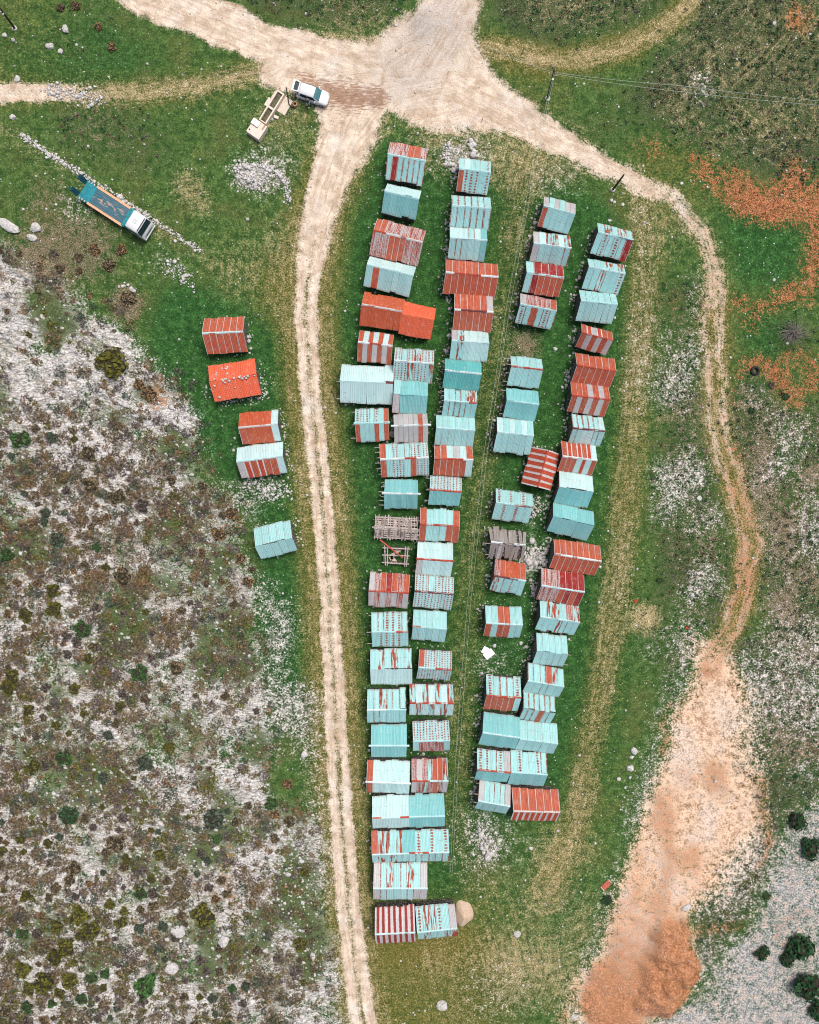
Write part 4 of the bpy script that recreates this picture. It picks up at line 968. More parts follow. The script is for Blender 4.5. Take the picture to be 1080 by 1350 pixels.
# cabin
cab = loft([(-1.62, [(0, 0.9), (0.74, 0.9), (0.76, 1.0), (0.66, 1.40), (0.58, 1.47), (0, 1.50)]), (-1.3, [(0, 0.9), (0.78, 0.9), (0.79, 1.0), (0.67, 1.42), (0.59, 1.49), (0, 1.53)]), (-0.4, [(0, 0.9), (0.80, 0.9), (0.80, 1.0), (0.68, 1.42), (0.60, 1.50), (0, 1.54)]),
            (0.28, [(0, 0.9), (0.79, 0.9), (0.79, 0.98), (0.66, 1.37), (0.58, 1.44), (0, 1.48)]), (0.62, [(0, 0.9), (0.78, 0.9), (0.78, 0.96), (0.70, 1.17), (0.62, 1.22), (0, 1.26)]), (1.02, [(0, 0.88), (0.74, 0.88), (0.74, 0.90), (0.73, 0.93), (0.66, 0.96), (0, 0.98)])])
cab.build('cabin', M_CARW, car, smooth=True)
def quadpanel(pts, th=0.012):
    a, b, c, d = [Vector(p) for p in pts]
    n = (b - a).cross(d - a).normalized() * th
    return MB().hexa([a - n, b - n, c - n, d - n, a + n, b + n, c + n, d + n])
quadpanel([(0.34, 0.60, 1.475), (0.34, -0.60, 1.475), (1.00, -0.70, 1.005), (1.00, 0.70, 1.005)], 0.02).build('windscreen', M_GLASS, car)
for sy in (-1, 1):
    quadpanel([(-0.42, sy * 0.825, 1.02), (0.62, sy * 0.80, 1.00), (0.28, sy * 0.70, 1.37), (-0.42, sy * 0.715, 1.42)], 0.012).build('side_window', M_DGLASS, car)
    quadpanel([(-1.42, sy * 0.80, 1.03), (-0.52, sy * 0.825, 1.02), (-0.52, sy * 0.715, 1.42), (-1.30, sy * 0.70, 1.40)], 0.012).build('side_window', M_DGLASS, car)
    MB().box((0.58, sy * 0.95, 1.02), (0.14, 0.20, 0.13)).build('mirror', M_CARW, car, bevel=0.03)
    MB().box((1.80, sy * 0.60, 0.735), (0.26, 0.24, 0.10), Matrix.Rotation(-sy * 0.5, 3, 'Z')).build('headlight', M_LAMP, car, bevel=0.02)
    MB().box((-1.93, sy * 0.70, 0.84), (0.16, 0.18, 0.22)).build('tail_light', M_RED, car, bevel=0.02)
    MB().box((-0.05, sy * 0.885, 0.80), (0.16, 0.03, 0.03)).build('door_handle', M_CARW, car)
MB().box((-1.72, 0, 1.15), (0.16, 1.22, 0.50)).build('boot_opening', M_BLK, car)
for x in (-1.28, 1.26):
    for sy in (-1, 1): wheel(car, x, sy * 0.78, 0.31, 0.20)
MB().box((2.02, 0, 0.46), (0.06, 0.9, 0.14)).build('grille', M_BLK, car, bevel=0.01)
tg = MB().hexa([(-2.45, -0.70, 1.62), (-1.60, -0.62, 1.50), (-1.60, 0.62, 1.50), (-2.45, 0.70, 1.62), (-2.45, -0.70, 1.70), (-1.60, -0.62, 1.56), (-1.60, 0.62, 1.56), (-2.45, 0.70, 1.70)]).build('tailgate', M_CARW, car, bevel=0.03)
MB().hexa([(-2.22, -0.55, 1.64), (-1.70, -0.52, 1.56), (-1.70, 0.52, 1.56), (-2.22, 0.55, 1.64), (-2.22, -0.55, 1.705), (-1.70, -0.52, 1.62), (-1.70, 0.52, 1.62), (-2.22, 0.55, 1.705)]).build('rear_window', M_DGLASS, tg)

# ------------------------------------------------------------------ truck with loading ramps
def tz(x, y, z): return P(85 + x / 8.31, 220 + y / 8.31, z)
t0 = tz(200, 236, 1.15); t1 = tz(940, 722, 0.6)
td = t1 - t0; td.z = 0
Lt = td.length
truck = empty('flatbed_truck', (t0.x, t0.y, hz(t0.x, t0.y) - 0.02), math.atan2(td.y, td.x), 'white cab flatbed truck with teal deck and raised rear ramps', 'truck')
M_TEAL = simple('teal_truck_paint', (0.015, 0.20, 0.24), 0.45, var=0.25, scale=3)
M_TEALD = simple('dark_teal_ramp_paint', (0.010, 0.075, 0.11), 0.5, var=0.3)
M_PEACH = simple('peach_board', (0.66, 0.37, 0.22), 0.7, var=0.15)
def deck_mat():
    s = NT('worn_truck_deck')
    c = s.coord()
    n1 = s.noise(s.mapping(c, (0.5, 4, 1)), 1.2, 5, 0.7)
    n2 = s.noise(s.mapping(c, (0.8, 2.2, 1)), 1.6, 4, 0.6)
    col = s.mix(s.ss(0.35, 0.7, n1), (0.028, 0.115, 0.155), (0.10, 0.16, 0.19))
    sep = s.n('ShaderNodeSeparateXYZ'); s.put(sep.inputs[0], c)
    midf = s.ss(0.75, 0.1, s.math('ABSOLUTE', sep.outputs[1]))
    col = s.mix(s.math('MULTIPLY', midf, s.ss(0.50, 0.60, n2)), col, (0.42, 0.29, 0.22))
    s.fin(col, 0.7)
    return s.m
M_DECK = deck_mat()
xc = Lt - 2.15                                    # back of the cab
xd = xc - 0.95                                    # front end of the deck
MB().box((Lt / 2 - 0.4, 0, 0.82), (Lt - 1.2, 0.85, 0.26)).build('chassis', M_BLK, truck)
MB().box((0.75, 0, 1.08), (1.5, 2.46, 0.14)).build('tail_deck', M_TEAL, truck, bevel=0.02)
n_pl = 7
for k in range(n_pl):
    wpl = 2.0 / n_pl
    MB().box(((1.5 + xd) / 2 + 0.01, -1.0 + wpl * (k + 0.5), 1.08 + 0.004 * (k % 2)), (xd - 1.52, wpl - 0.015, 0.12)).build('deck_plank', M_DECK, truck)
for sy in (-1, 1):
    MB().box(((1.35 + xd) / 2, sy * 1.17, 1.15), (xd - 1.25, 0.30, 0.10)).build('side_board', M_PEACH, truck, bevel=0.015)
    rp = MB().box((-0.22, sy * 0.86, 2.0), (0.12, 0.62, 1.55), Matrix.Rotation(-0.20, 3, 'Y')).build('ramp', M_TEALD, truck, bevel=0.02)
    for k in range(4): MB().box((-0.36 + 0.08 * (k - 1.5) + 0.0, sy * 0.86, 1.5 + 0.36 * k), (0.06, 0.60, 0.06)).build('ramp_cleat', M_TEALD, rp)
    for k in range(3): MB().box((0.25 + 0.36 * k, sy * 1.16, 1.20), (0.10, 0.26, 0.12)).build('stake_pocket', simple('pale_primer', (0.55, 0.53, 0.50), 0.7), truck)
    MB().box((Lt * 0.42, sy * 1.12, 0.62), (1.6, 0.06, 0.36)).build('side_guard', M_TEAL, truck)
    for xw, rw in ((2.4, 0.46), (3.5, 0.46), (Lt - 1.25, 0.46)):
        wheel(truck, xw, sy * 1.02, rw, 0.30)
bk = MB().box((xd + 0.25, 0, 1.42), (0.50, 2.45, 0.72)).build('bulkhead', M_TEAL, truck, bevel=0.03)
MB().box((xd + 0.62, -0.95, 1.2), (0.40, 0.45, 0.5)).build('tool_box', M_TEALD, truck, bevel=0.02)
MB().box((xd + 0.62, 0.1, 1.05), (0.36, 1.2, 0.4)).build('winch', M_BLK, truck, bevel=0.03)
MB().tube((xd + 0.72, -0.75, 1.3), (xd + 0.72, -0.75, 1.75), 0.13, 0.13, 10).build('air_filter', simple('white_filter', (0.7, 0.7, 0.68), 0.4), truck)
def tsec(x, w, z0, z1, r=0.10): return (x, [(0, z0), (w - 0.04, z0), (w, z0 + 0.1), (w, z0 + 0.8), (w - 0.06, z1 - 0.16), (w - 0.16, z1 - 0.02), (w * 0.4, z1), (0, z1 + 0.015)])
M_TRW = simple('white_truck_cab', (0.68, 0.69, 0.69), 0.3, spec=0.5, var=0.04)
loft([tsec(xc, 1.16, 0.75, 2.74), tsec(xc + 0.10, 1.20, 0.70, 2.82), tsec(xc + 1.45, 1.20, 0.60, 2.82), tsec(xc + 1.62, 1.19, 0.58, 2.72), tsec(xc + 1.98, 1.16, 0.55, 1.72), tsec(xc + 2.12, 1.10, 0.52, 1.52), tsec(xc + 2.15, 1.02, 0.56, 1.30)]).build('cab', M_TRW, truck, smooth=True)
quadpanel([(xc + 1.71, 1.02, 2.54), (xc + 1.71, -1.02, 2.54), (xc + 1.985, -1.07, 1.80), (xc + 1.985, 1.07, 1.80)], 0.03).build('windscreen', M_DGLASS, truck)
for sy in (-1, 1):
    quadpanel([(xc + 0.55, sy * 1.195, 1.75), (xc + 1.72, sy * 1.185, 1.70), (xc + 1.55, sy * 1.16, 2.45), (xc + 0.55, sy * 1.165, 2.50)], 0.02).build('side_window', M_DGLASS, truck)
    ms = MB().box((xc + 1.95, sy * 1.42, 2.05), (0.12, 0.22, 0.42)).build('mirror', M_BLK, truck, bevel=0.03)
    MB().tube((xc + 1.8, sy * 1.15, 2.2), (xc + 1.95, sy * 1.40, 2.15), 0.02).build('mirror_arm', M_BLK, truck)
    MB().box((xc + 2.10, sy * 0.85, 0.78), (0.14, 0.32, 0.18)).build('headlight', M_LAMP, truck, bevel=0.03)
    MB().tube((xc + 1.99, sy * 0.5 - 0.45, 1.86), (xc + 1.93, sy * 0.5 + 0.25, 2.05), 0.015).build('wiper', M_BLK, truck)
MB().box((xc + 0.80, 0, 2.845), (0.50, 0.50, 0.05)).build('roof_hatch', simple('hatch_grey', (0.55, 0.58, 0.56), 0.4), truck, bevel=0.02)
MB().box((xc + 2.10, 0, 1.05), (0.12, 1.3, 0.22)).build('grille', M_BLK, truck, bevel=0.02)
MB().box((xc + 2.16, 0, 0.62), (0.14, 2.2, 0.24)).build('bumper', M_TRW, truck, bevel=0.04)
MB().tube((xc + 1.62, -0.9, 2.80), (xc + 1.62, 0.9, 2.80), 0.04, 0.04, 6).build('sun_visor', M_BLK, truck)

# ------------------------------------------------------------------ watering trough and cistern
M_CONC = simple('pale_concrete', (0.60, 0.51, 0.42), 0.9, var=0.15, scale=4, bump=0.01)
M_CONC2 = simple('cream_concrete', (0.68, 0.58, 0.49), 0.9, var=0.12, scale=4, bump=0.01)
M_WATER = simple('green_trough_water', (0.075, 0.070, 0.022), 0.15, spec=0.6, var=0.5, scale=3)
def tw(x, y, z=0.5): return P(310 + x / 12.0, 105 + y / 12.0, z)
a = tw(725, 185, 0.7); b = tw(430, 660, 0.7)
ax_ = b - a
tr = empty('watering_trough', ((a.x + b.x) / 2, (a.y + b.y) / 2, hz((a.x + b.x) / 2, (a.y + b.y) / 2) - 0.03), math.atan2(ax_.y, ax_.x), 'long concrete watering trough with two basins beside the white car', 'trough')
LT = ax_.length; wt = 1.05
for sy in (-1, 1): MB().box((0, sy * (wt / 2 - 0.09), 0.33), (LT, 0.18, 0.75)).build('side_wall', M_CONC2, tr, bevel=0.02)
for x, t in ((-LT / 2 + 0.10, 0.20), (LT * 0.04, 0.26), (LT / 2 - 0.06, 0.12)): MB().box((x, 0, 0.33), (t, wt - 0.37, 0.73)).build('end_wall', M_CONC2, tr, bevel=0.02)
for x0_, x1_ in ((-LT / 2 + 0.2, LT * 0.04 - 0.13), (LT * 0.04 + 0.13, LT / 2 - 0.12)):
    MB().box(((x0_ + x1_) / 2, 0, 0.22), (x1_ - x0_, wt - 0.37, 0.40)).build('water', M_WATER, tr)
MB().box((-LT * 0.27, 1.10, 0.06), (LT * 0.48, 1.1, 0.14), Matrix.Rotation(0.02, 3, 'Z')).build('apron', M_CONC, tr, bevel=0.02)
MB().box((-LT * 0.10, -0.85, 0.05), (LT * 0.26, 0.62, 0.14)).build('apron', M_CONC2, tr, bevel=0.02)
MB().box((-LT * 0.36, -0.75, 0.05), (LT * 0.26, 0.30, 0.14)).build('apron', M_CONC, tr, bevel=0.02)
MB().box((LT * 0.14, 0.95, 0.12), (0.35, 0.6, 0.3), Matrix.Rotation(0.2, 3, 'Z')).build('step', M_CONC2, tr, bevel=0.03)
ca, cb, cd_, ce = tw(320, 600, 0.9), tw(520, 740, 0.9), tw(350, 950, 0.9), tw(170, 800, 0.9)
cw = (ca + cb + cd_ + ce) / 4; cax = cb - ca
cs = empty('cistern', (cw.x, cw.y, hz(cw.x, cw.y) - 0.03), math.atan2(cax.y, cax.x), 'square cream concrete cistern with raised white lid at the trough end', 'cistern')
MB().box((0, 0, 0.44), (cax.length, (ce - ca).length, 0.92)).build('tank', M_CONC2, cs, bevel=0.03)
MB().box((-0.45, (ce - ca).length / 2 - 0.45, 1.00), (1.05, 0.75, 0.20)).build('lid', simple('white_lid', (0.74, 0.70, 0.66), 0.8), cs, bevel=0.03)
MB().tube((-cax.length / 2 + 0.25, -0.55, 0.88), (-cax.length / 2 + 0.25, -0.55, 0.96), 0.09, 0.09, 12).build('pipe_end', M_BLK, cs)
MB().box((0.62, 0.62, 0.915), (0.22, 0.7, 0.03)).build('strip', simple('brown_stain_board', (0.40, 0.27, 0.18), 0.9), cs)
# barrel and hose
bp = P(389.5, 139.5)
br = empty('barrel', (bp.x, bp.y, hz(bp.x, bp.y)), 0, 'small tan barrel standing on the grass beside the white car', 'barrel')
MB().lathe([(0.24, 0.0), (0.29, 0.2), (0.30, 0.4), (0.26, 0.62), (0.20, 0.62), (0.22, 0.45), (0.20, 0.15), (0.001, 0.12)], 16).build('shell', simple('tan_clay', (0.50, 0.30, 0.17), 0.8), br, smooth=True)
MB().lathe([(0.292, 0.30), (0.318, 0.31), (0.318, 0.36), (0.295, 0.37)], 16).build('hoop', M_BLK, br)
MB().lathe([(0.21, 0.30), (0.001, 0.30)], 16).build('painted_shade_disc', M_BLK, br)  # black disc standing in for the shade inside the open barrel
hp = [P(377.5, 115, 0.06), P(378.5, 122, 0.06), P(380, 130, 0.2), P(381, 137, 0.2), P(384, 141.5, 0.06), P(387.5, 141.0, 0.06)]
mb = MB()
for p, q in zip(hp[:-1], hp[1:]): mb.tube(p, q, 0.06, 0.06, 8)
tag(mb.build('water_hose', M_BLK), 'black hose running from the trough end to the tan barrel', 'hose')

# ------------------------------------------------------------------ person by the car
fp = P(407.0, 139.5)
per = empty('person', (fp.x, fp.y, hz(fp.x, fp.y)), math.radians(100), 'person in dark teal jacket and pale trousers standing by the white car', 'person')
def skin_obj(name, verts, edges, radii, mat, parent, root=0, sub=2):
    me = bpy.data.meshes.new(name)
    me.from_pydata(verts, edges, [])
    o = bpy.data.objects.new(name, me); COL.objects.link(o); o.parent = parent
    sk = o.modifiers.new('skin', 'SKIN')
    if not me.skin_vertices: me.skin_vertices.new()
    for k, r_ in enumerate(radii):
        me.skin_vertices[0].data[k].radius = (r_, r_) if not isinstance(r_, tuple) else r_
        me.skin_vertices[0].data[k].use_root = (k == root)
    sk.use_smooth_shade = True
    ss_ = o.modifiers.new('sub', 'SUBSURF'); ss_.levels = sub; ss_.render_levels = sub
    me.materials.append(mat)
    return o
M_SKIN = simple('skin', (0.50, 0.30, 0.21), 0.55)
M_JACK = simple('dark_teal_jacket', (0.012, 0.060, 0.070), 0.8)
M_TROU = simple('pale_trousers', (0.50, 0.49, 0.46), 0.85)
M_HAIR = simple('dark_hair', (0.02, 0.014, 0.010), 0.6)
# body (x forward, bending a little towards the car)
V_ = [(0, 0, 0.98), (0.05, 0, 1.20), (0.13, 0, 1.42), (0.17, 0, 1.52), (0.21, 0, 1.62), (0.24, 0, 1.74),
      (0, 0.10, 0.90), (0.05, 0.11, 0.50), (0.0, 0.11, 0.09), (0.16, 0.12, 0.05), (0, -0.10, 0.90), (0.09, -0.12, 0.50), (0.05, -0.12, 0.09), (0.20, -0.13, 0.05),
      (0.12, 0.19, 1.40), (0.20, 0.25, 1.14), (0.42, 0.22, 1.02), (0.12, -0.19, 1.40), (0.22, -0.25, 1.14), (0.44, -0.20, 1.05), (0.50, 0.21, 1.00), (0.52, -0.19, 1.04)]
E_ = [(0, 1), (1, 2), (2, 3), (3, 4), (4, 5), (0, 6), (6, 7), (7, 8), (8, 9), (0, 10), (10, 11), (11, 12), (12, 13), (2, 14), (14, 15), (15, 16), (2, 17), (17, 18), (18, 19), (16, 20), (19, 21)]
R_ = [0.15, 0.14, 0.15, 0.06, 0.085, 0.09, 0.10, 0.065, 0.045, 0.04, 0.10, 0.065, 0.045, 0.04, 0.06, 0.048, 0.036, 0.06, 0.048, 0.036, 0.034, 0.034]
for hv, sy in ((20, 1), (21, -1)):                # palm, four fingers and a thumb
    hx, hy, hq = V_[hv]
    for k in range(4):
        dy = (k - 1.5) * 0.024; n0 = len(V_); ln = (0.050, 0.060, 0.056, 0.044)[k]
        V_ += [(hx + 0.035, hy + dy, hq), (hx + 0.035 + ln, hy + dy * 1.15, hq - 0.008), (hx + 0.05 + ln, hy + dy * 1.15, hq - 0.035)]
        E_ += [(hv, n0), (n0, n0 + 1), (n0 + 1, n0 + 2)]; R_ += [0.010, 0.009, 0.008]
    n0 = len(V_)
    V_ += [(hx, hy - sy * 0.045, hq - 0.005), (hx + 0.03, hy - sy * 0.062, hq - 0.02)]
    E_ += [(hv, n0), (n0, n0 + 1)]; R_ += [0.012, 0.010]
bd = skin_obj('body', V_, E_, R_, M_SKIN, per)
skin_obj('jacket', [V_[0], V_[1], V_[2], V_[14], V_[15], (0.40, 0.222, 1.03), V_[17], V_[18], (0.42, -0.202, 1.06), (0.0, 0, 0.88)], [(9, 0), (0, 1), (1, 2), (2, 3), (3, 4), (4, 5), (2, 6), (6, 7), (7, 8)], [0.19, 0.185, 0.19, 0.095, 0.075, 0.062, 0.095, 0.075, 0.062, 0.19], M_JACK, per, 1)
skin_obj('trousers', [(0, 0, 0.94), V_[6], V_[7], (0.0, 0.11, 0.12), V_[10], V_[11], (0.05, -0.12, 0.12)], [(0, 1), (1, 2), (2, 3), (0, 4), (4, 5), (5, 6)], [0.175, 0.13, 0.09, 0.075, 0.13, 0.09, 0.075], M_TROU, per)
for k in (8, 12):
    x, y, z = V_[k]
    MB().box((x + 0.07, y, 0.05), (0.29, 0.10, 0.09)).build('shoe', M_BLK, per, bevel=0.03)
skin_obj('hair', [(0.17, 0, 1.66), (0.20, 0, 1.78), (0.28, 0, 1.82)], [(0, 1), (1, 2)], [0.11, 0.135, 0.11], M_HAIR, per)
# ------------------------------------------------------------------ power poles and wires
M_PW = simple('dark_creosoted_pole', (0.055, 0.042, 0.034), 0.85, var=0.3)
M_INS = simple('white_insulator', (0.7, 0.72, 0.72), 0.25)
M_WIRE = simple('pale_cable', (0.30, 0.36, 0.30), 0.5)
def pole(u, v, tip, label, arms=True, H=7.0, foot=True):
    b = P(u, v)
    g = hz(b.x, b.y)
    t = P(tip[0], tip[1], H)
    o = empty('utility_pole', (b.x, b.y, g - 0.02), 0, label, 'pole', 'wooden power poles')
    d = t - Vector((b.x, b.y, 0))
    MB().tube((0, 0, -0.3), (d.x, d.y, H), 0.15, 0.10, 10).build('shaft', M_PW, o)
    if arms:
        MB().box((d.x * 0.95, d.y * 0.95, H * 0.95), (0.10, 1.3, 0.10), Matrix.Rotation(0.35, 3, 'Z')).build('crossarm', M_PW, o)
        for k in (-0.55, 0.55):
            MB().lathe([(0.03, 0), (0.07, 0.04), (0.06, 0.10), (0.07, 0.14), (0.03, 0.2)], 8, (d.x * 0.95 + k * -0.34, d.y * 0.95 + k * 0.94, H * 0.95 + 0.05)).build('insulator', M_INS, o)
        MB().lathe([(0.001, 0.1), (0.14, 0.08), (0.14, 0), (0.001, -0.02)], 10, (d.x * 0.72, d.y * 0.72 - 0.15, H * 0.74)).build('lamp_head', M_INS, o)
    if foot:
        MB().lathe([(0.30, -0.1), (0.32, 0.12), (0.22, 0.2), (0.12, 0.22)], 9).build('stone_footing', simple('pale_stone_foot', (0.52, 0.50, 0.46), 0.9), o)
    return t
T1 = pole(722, 130, (731, 92), 'wooden pole with white lamp on the grass above the right road', H=6.6)
T2 = pole(808, 250, (823, 230), 'plain dark pole standing on the inner side of the right road', arms=False, H=4.6)
T3 = pole(19, 37, (-2, 8), 'dark pole in the top left corner of the meadow', H=4.6)
def cable(pts, r, sag, label, name='power_cable'):
    mb = MB()
    for a, b in zip(pts[:-1], pts[1:]):
        n = 14
        L_ = [a.lerp(b, k / n) - Vector((0, 0, sag * 4 * (k / n) * (1 - k / n))) for k in range(n + 1)]
        for p, q in zip(L_[:-1], L_[1:]): mb.tube(p, q, r, r, 5)
    tag(mb.build(name, M_WIRE), label, 'cable')
zw = 6.3
cable([P(640, 60, zw), P(730, 95, zw), P(900, 113, zw), P(1140, 138, zw)], 0.022, 0.25, 'upper of the two cables running right from the lamp pole')
cable([P(731, 97, zw), P(900, 121, zw), P(1140, 143, zw)], 0.022, 0.25, 'lower of the two cables running right from the lamp pole')
for dx, nm in ((-2.2, 'left of the two cables above the grass lane between second and third rows'), (2.2, 'right of the two cables above the grass lane between second and third rows')):
    cable([P(731 + dx * 0.3, 96, zw), P(708 + dx, 198, 6.0), P(671 + dx, 400, 5.8), P(640 + dx, 600, 5.6), P(618 + dx, 800, 5.6), P(603 + dx, 1000, 5.6), P(595 + dx * 0.5, 1150, 5.6)], 0.016, 0.05, nm)

# ------------------------------------------------------------------ small loose things
p = P(643, 861)
g = hz(p.x, p.y)
M_BOARD = simple('white_board', (0.80, 0.78, 0.75), 0.6, var=0.05)
o = MB().box((0, 0, 0.0), (1.35, 0.95, 0.05), Matrix.Rotation(0.10, 3, 'X')).build('white_board', M_BOARD, None, (p.x + 0.15, p.y - 0.1, g + 0.14), math.radians(38), bevel=0.005)
tag(o, 'white board lying in the weeds below the red chequered shed', 'board')

o = MB().box((0, 0, 0.0), (0.95, 0.75, 0.05), Matrix.Rotation(-0.12, 3, 'Y')).build('white_board', M_BOARD, None, (p.x - 0.35, p.y + 0.42, g + 0.23), math.radians(62), bevel=0.005)
tag(o, 'smaller white board leaning on the larger one below the chequered shed', 'board')
# sand heap
p = P(611, 1204)
o = None
mb = MB(); n_r, n_a = 9, 28
rg = random.Random(3)
ph = [rg.uniform(0, 6.28) for _ in range(4)]
vs = [(0, 0, 1.15)]
for j in range(1, n_r + 1):
    f = j / n_r
    for k in range(n_a):
        t = 2 * math.pi * k / n_a
        rad = (1.55 + 0.12 * math.sin(3 * t + ph[0]) + 0.08 * math.sin(5 * t + ph[1])) * f
        zz = 1.15 * (1 - f) ** 0.8 * (1 if f < 0.999 else 0) + (0.05 * math.sin(7 * t + ph[2]) * f * (1 - f) * 3) - (0.12 if f > 0.999 else 0)
        vs.append((rad * math.cos(t) * 0.85, rad * math.sin(t) * 1.18, zz))
fs = [(0, 1 + k, 1 + (k + 1) % n_a) for k in range(n_a)]
for j in range(n_r - 1):
    for k in range(n_a):
        a_ = 1 + j * n_a + k; b_ = 1 + j * n_a + (k + 1) % n_a
        fs.append((a_, a_ + n_a, b_ + n_a, b_))
mb.add(vs, fs)
o = mb.build('sand_heap', simple('beige_sand', (0.50, 0.38, 0.28), 0.95, var=0.15, scale=5, bump=0.04), None, (p.x, p.y, hz(p.x, p.y)), 0, smooth=True)
tag(o, 'heap of beige sand tipped beside the lowest shed', 'sand heap')
# old tyre
p = P(995, 489)
o = MB().lathe([(0.30, 0.0), (0.50, 0.0), (0.60, 0.07), (0.60, 0.19), (0.50, 0.26), (0.30, 0.26), (0.33, 0.13)], 22, close=True).build('old_tyre', M_TYRE, None, (p.x, p.y, hz(p.x, p.y) + 0.02), 0, smooth=True)
tag(o, 'black tyre lying among the orange ferns by the right track', 'tyre')
# rusty sheets lying about
for u, v, w_, l_, rz, mt, lab in ((797, 1164, 1.5, 0.8, 0.7, 'r', 'crumpled red sheet lying at the edge of the bare earth'), (838, 790, 0.5, 0.4, 0.3, 'n', 'small orange scrap lying in the stony scrub on the right'), (906, 826, 0.5, 0.3, -0.2, 'n', 'tiny orange scrap near the top of the bare earth')):
    p = P(u, v)
    o = bpy.data.objects.new('scrap_sheet', sheet_mesh(w_, l_, 5, 0.03, 'scrap_sheet')); COL.objects.link(o)
    o.data.materials[0] = SH[mt]
    o.location = (p.x, p.y, hz(p.x, p.y) + 0.12); o.rotation_euler = (0.1, 0.12, rz)
    tag(o, lab, 'scrap')
# ------------------------------------------------------------------ plants
def leaf_material(name, c1, c2, dark):
    s = NT(name)
    i = s.island(); r = s.orand()
    c = s.mix(i, tuple(x * 0.75 for x in c1), tuple(x * 1.75 for x in c2))
    c = s.mix(s.math('MULTIPLY', s.ss(0.72, 0.95, i), 0.7), c, dark)
    c = s.mix(s.math('MULTIPLY', r, 0.35), c, tuple(x * 0.6 for x in c1))
    s.fin(c, 0.85, 0, 0.2)
    return s.m
LM = {
    'olive': leaf_material('olive_foliage', (0.062, 0.066, 0.010), (0.130, 0.122, 0.022), (0.035, 0.040, 0.010)),
    'green': leaf_material('green_foliage', (0.022, 0.075, 0.020), (0.055, 0.125, 0.035), (0.010, 0.035, 0.012)),
    'dark': leaf_material('dark_foliage', (0.014, 0.058, 0.022), (0.030, 0.088, 0.032), (0.006, 0.024, 0.010)),
    'greygreen': leaf_material('grey_green_foliage', (0.040, 0.066, 0.044), (0.085, 0.115, 0.078), (0.02, 0.035, 0.026)),
    'brown': leaf_material('brown_heath', (0.100, 0.076, 0.042), (0.190, 0.145, 0.086), (0.030, 0.022, 0.014)),
    'purple': leaf_material('mauve_heath', (0.085, 0.066, 0.062), (0.165, 0.130, 0.122), (0.05, 0.04, 0.042)),
    'rusty': leaf_material('rusty_heath', (0.165, 0.100, 0.045), (0.260, 0.165, 0.085), (0.075, 0.040, 0.020)),
}
M_BARK = simple('grey_bark', (0.20, 0.165, 0.135), 0.95)

M_CORE = simple('painted_shade_twigs', (0.030, 0.026, 0.016), 0.95)  # inner twigs coloured dark to put shade between the leaves
def ico():
    t = (1 + 5 ** 0.5) / 2
    V = np.array([(-1, t, 0), (1, t, 0), (-1, -t, 0), (1, -t, 0), (0, -1, t), (0, 1, t), (0, -1, -t), (0, 1, -t), (t, 0, -1), (t, 0, 1), (-t, 0, -1), (-t, 0, 1)], float)
    V /= np.linalg.norm(V[0])
    F = np.array([(0, 11, 5), (0, 5, 1), (0, 1, 7), (0, 7, 10), (0, 10, 11), (1, 5, 9), (5, 11, 4), (11, 10, 2), (10, 7, 6), (7, 1, 8), (3, 9, 4), (3, 4, 2), (3, 2, 6), (3, 6, 8), (3, 8, 9), (4, 9, 5), (2, 4, 11), (6, 2, 10), (8, 6, 7), (9, 8, 1)])
    return V, F
ICO_V, ICO_F = ico()

def leaf_quads(centres, normals, size, r):
    """one bent leaf clump (two triangles) per centre; returns V (n*4,3)"""
    n = len(centres)
    nn = normals + r.normal(0, 0.55, (n, 3)); nn /= np.linalg.norm(nn, axis=1)[:, None]
    t = r.normal(0, 1, (n, 3)); t -= (t * nn).sum(1)[:, None] * nn; t /= np.linalg.norm(t, axis=1)[:, None]
    b = np.cross(nn, t)
    sz = size * r.uniform(0.6, 1.3, n)[:, None]
    V = np.stack([centres - t * sz, centres + b * sz * 0.55 + nn * sz * 0.15, centres + t * sz, centres - b * sz * 0.55 + nn * sz * 0.15], 1)
    return V.reshape(-1, 3)

def bush_mesh(name, mat, nleaf=230, lumps=5, size=0.12, flat=0.75, seed=0, elong=1.0):
    """unit bush: several leafy lumps round the origin, base at z = 0"""
    r = np.random.default_rng(seed)
    cs = [(0, 0, 0.35 * flat, 0.62)]
    for k in range(lumps):
        a = 2 * math.pi * (k + r.uniform(-.3, .3)) / lumps
        cs.append((0.48 * math.cos(a), 0.48 * math.sin(a), 0.25 * flat + r.uniform(-.05, .15), r.uniform(0.34, 0.5)))
    C = []; Nn = []
    for k in range(nleaf):
        c = cs[r.integers(len(cs))]
        d = r.normal(0, 1, 3); d[2] = abs(d[2]) * 1.1 - 0.15; d /= np.linalg.norm(d)
        rad = c[3] * r.uniform(0.78, 1.06)
        C.append((c[0] + d[0] * rad, c[1] + d[1] * rad, max(0.03, c[2] + d[2] * rad * flat))); Nn.append(d)
    C = np.array(C); C[:, 0] *= elong
    V = leaf_quads(C, np.array(Nn), size, r)
    F = np.arange(len(V)).reshape(-1, 4)
    Vs = [V]; Fs = [F.tolist()]
    off = len(V)
    allV = V; faces = F.tolist()
    for c in cs:                                   # solid inner wood, its dark colour painting shade into the leaf gaps
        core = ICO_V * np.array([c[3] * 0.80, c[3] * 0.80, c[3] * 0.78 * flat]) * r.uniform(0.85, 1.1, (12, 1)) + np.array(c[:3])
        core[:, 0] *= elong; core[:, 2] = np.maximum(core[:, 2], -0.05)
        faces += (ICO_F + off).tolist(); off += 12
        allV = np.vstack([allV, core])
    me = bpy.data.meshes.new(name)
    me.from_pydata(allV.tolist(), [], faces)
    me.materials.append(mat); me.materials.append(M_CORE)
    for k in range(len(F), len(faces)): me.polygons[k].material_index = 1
    me.update()
    return me

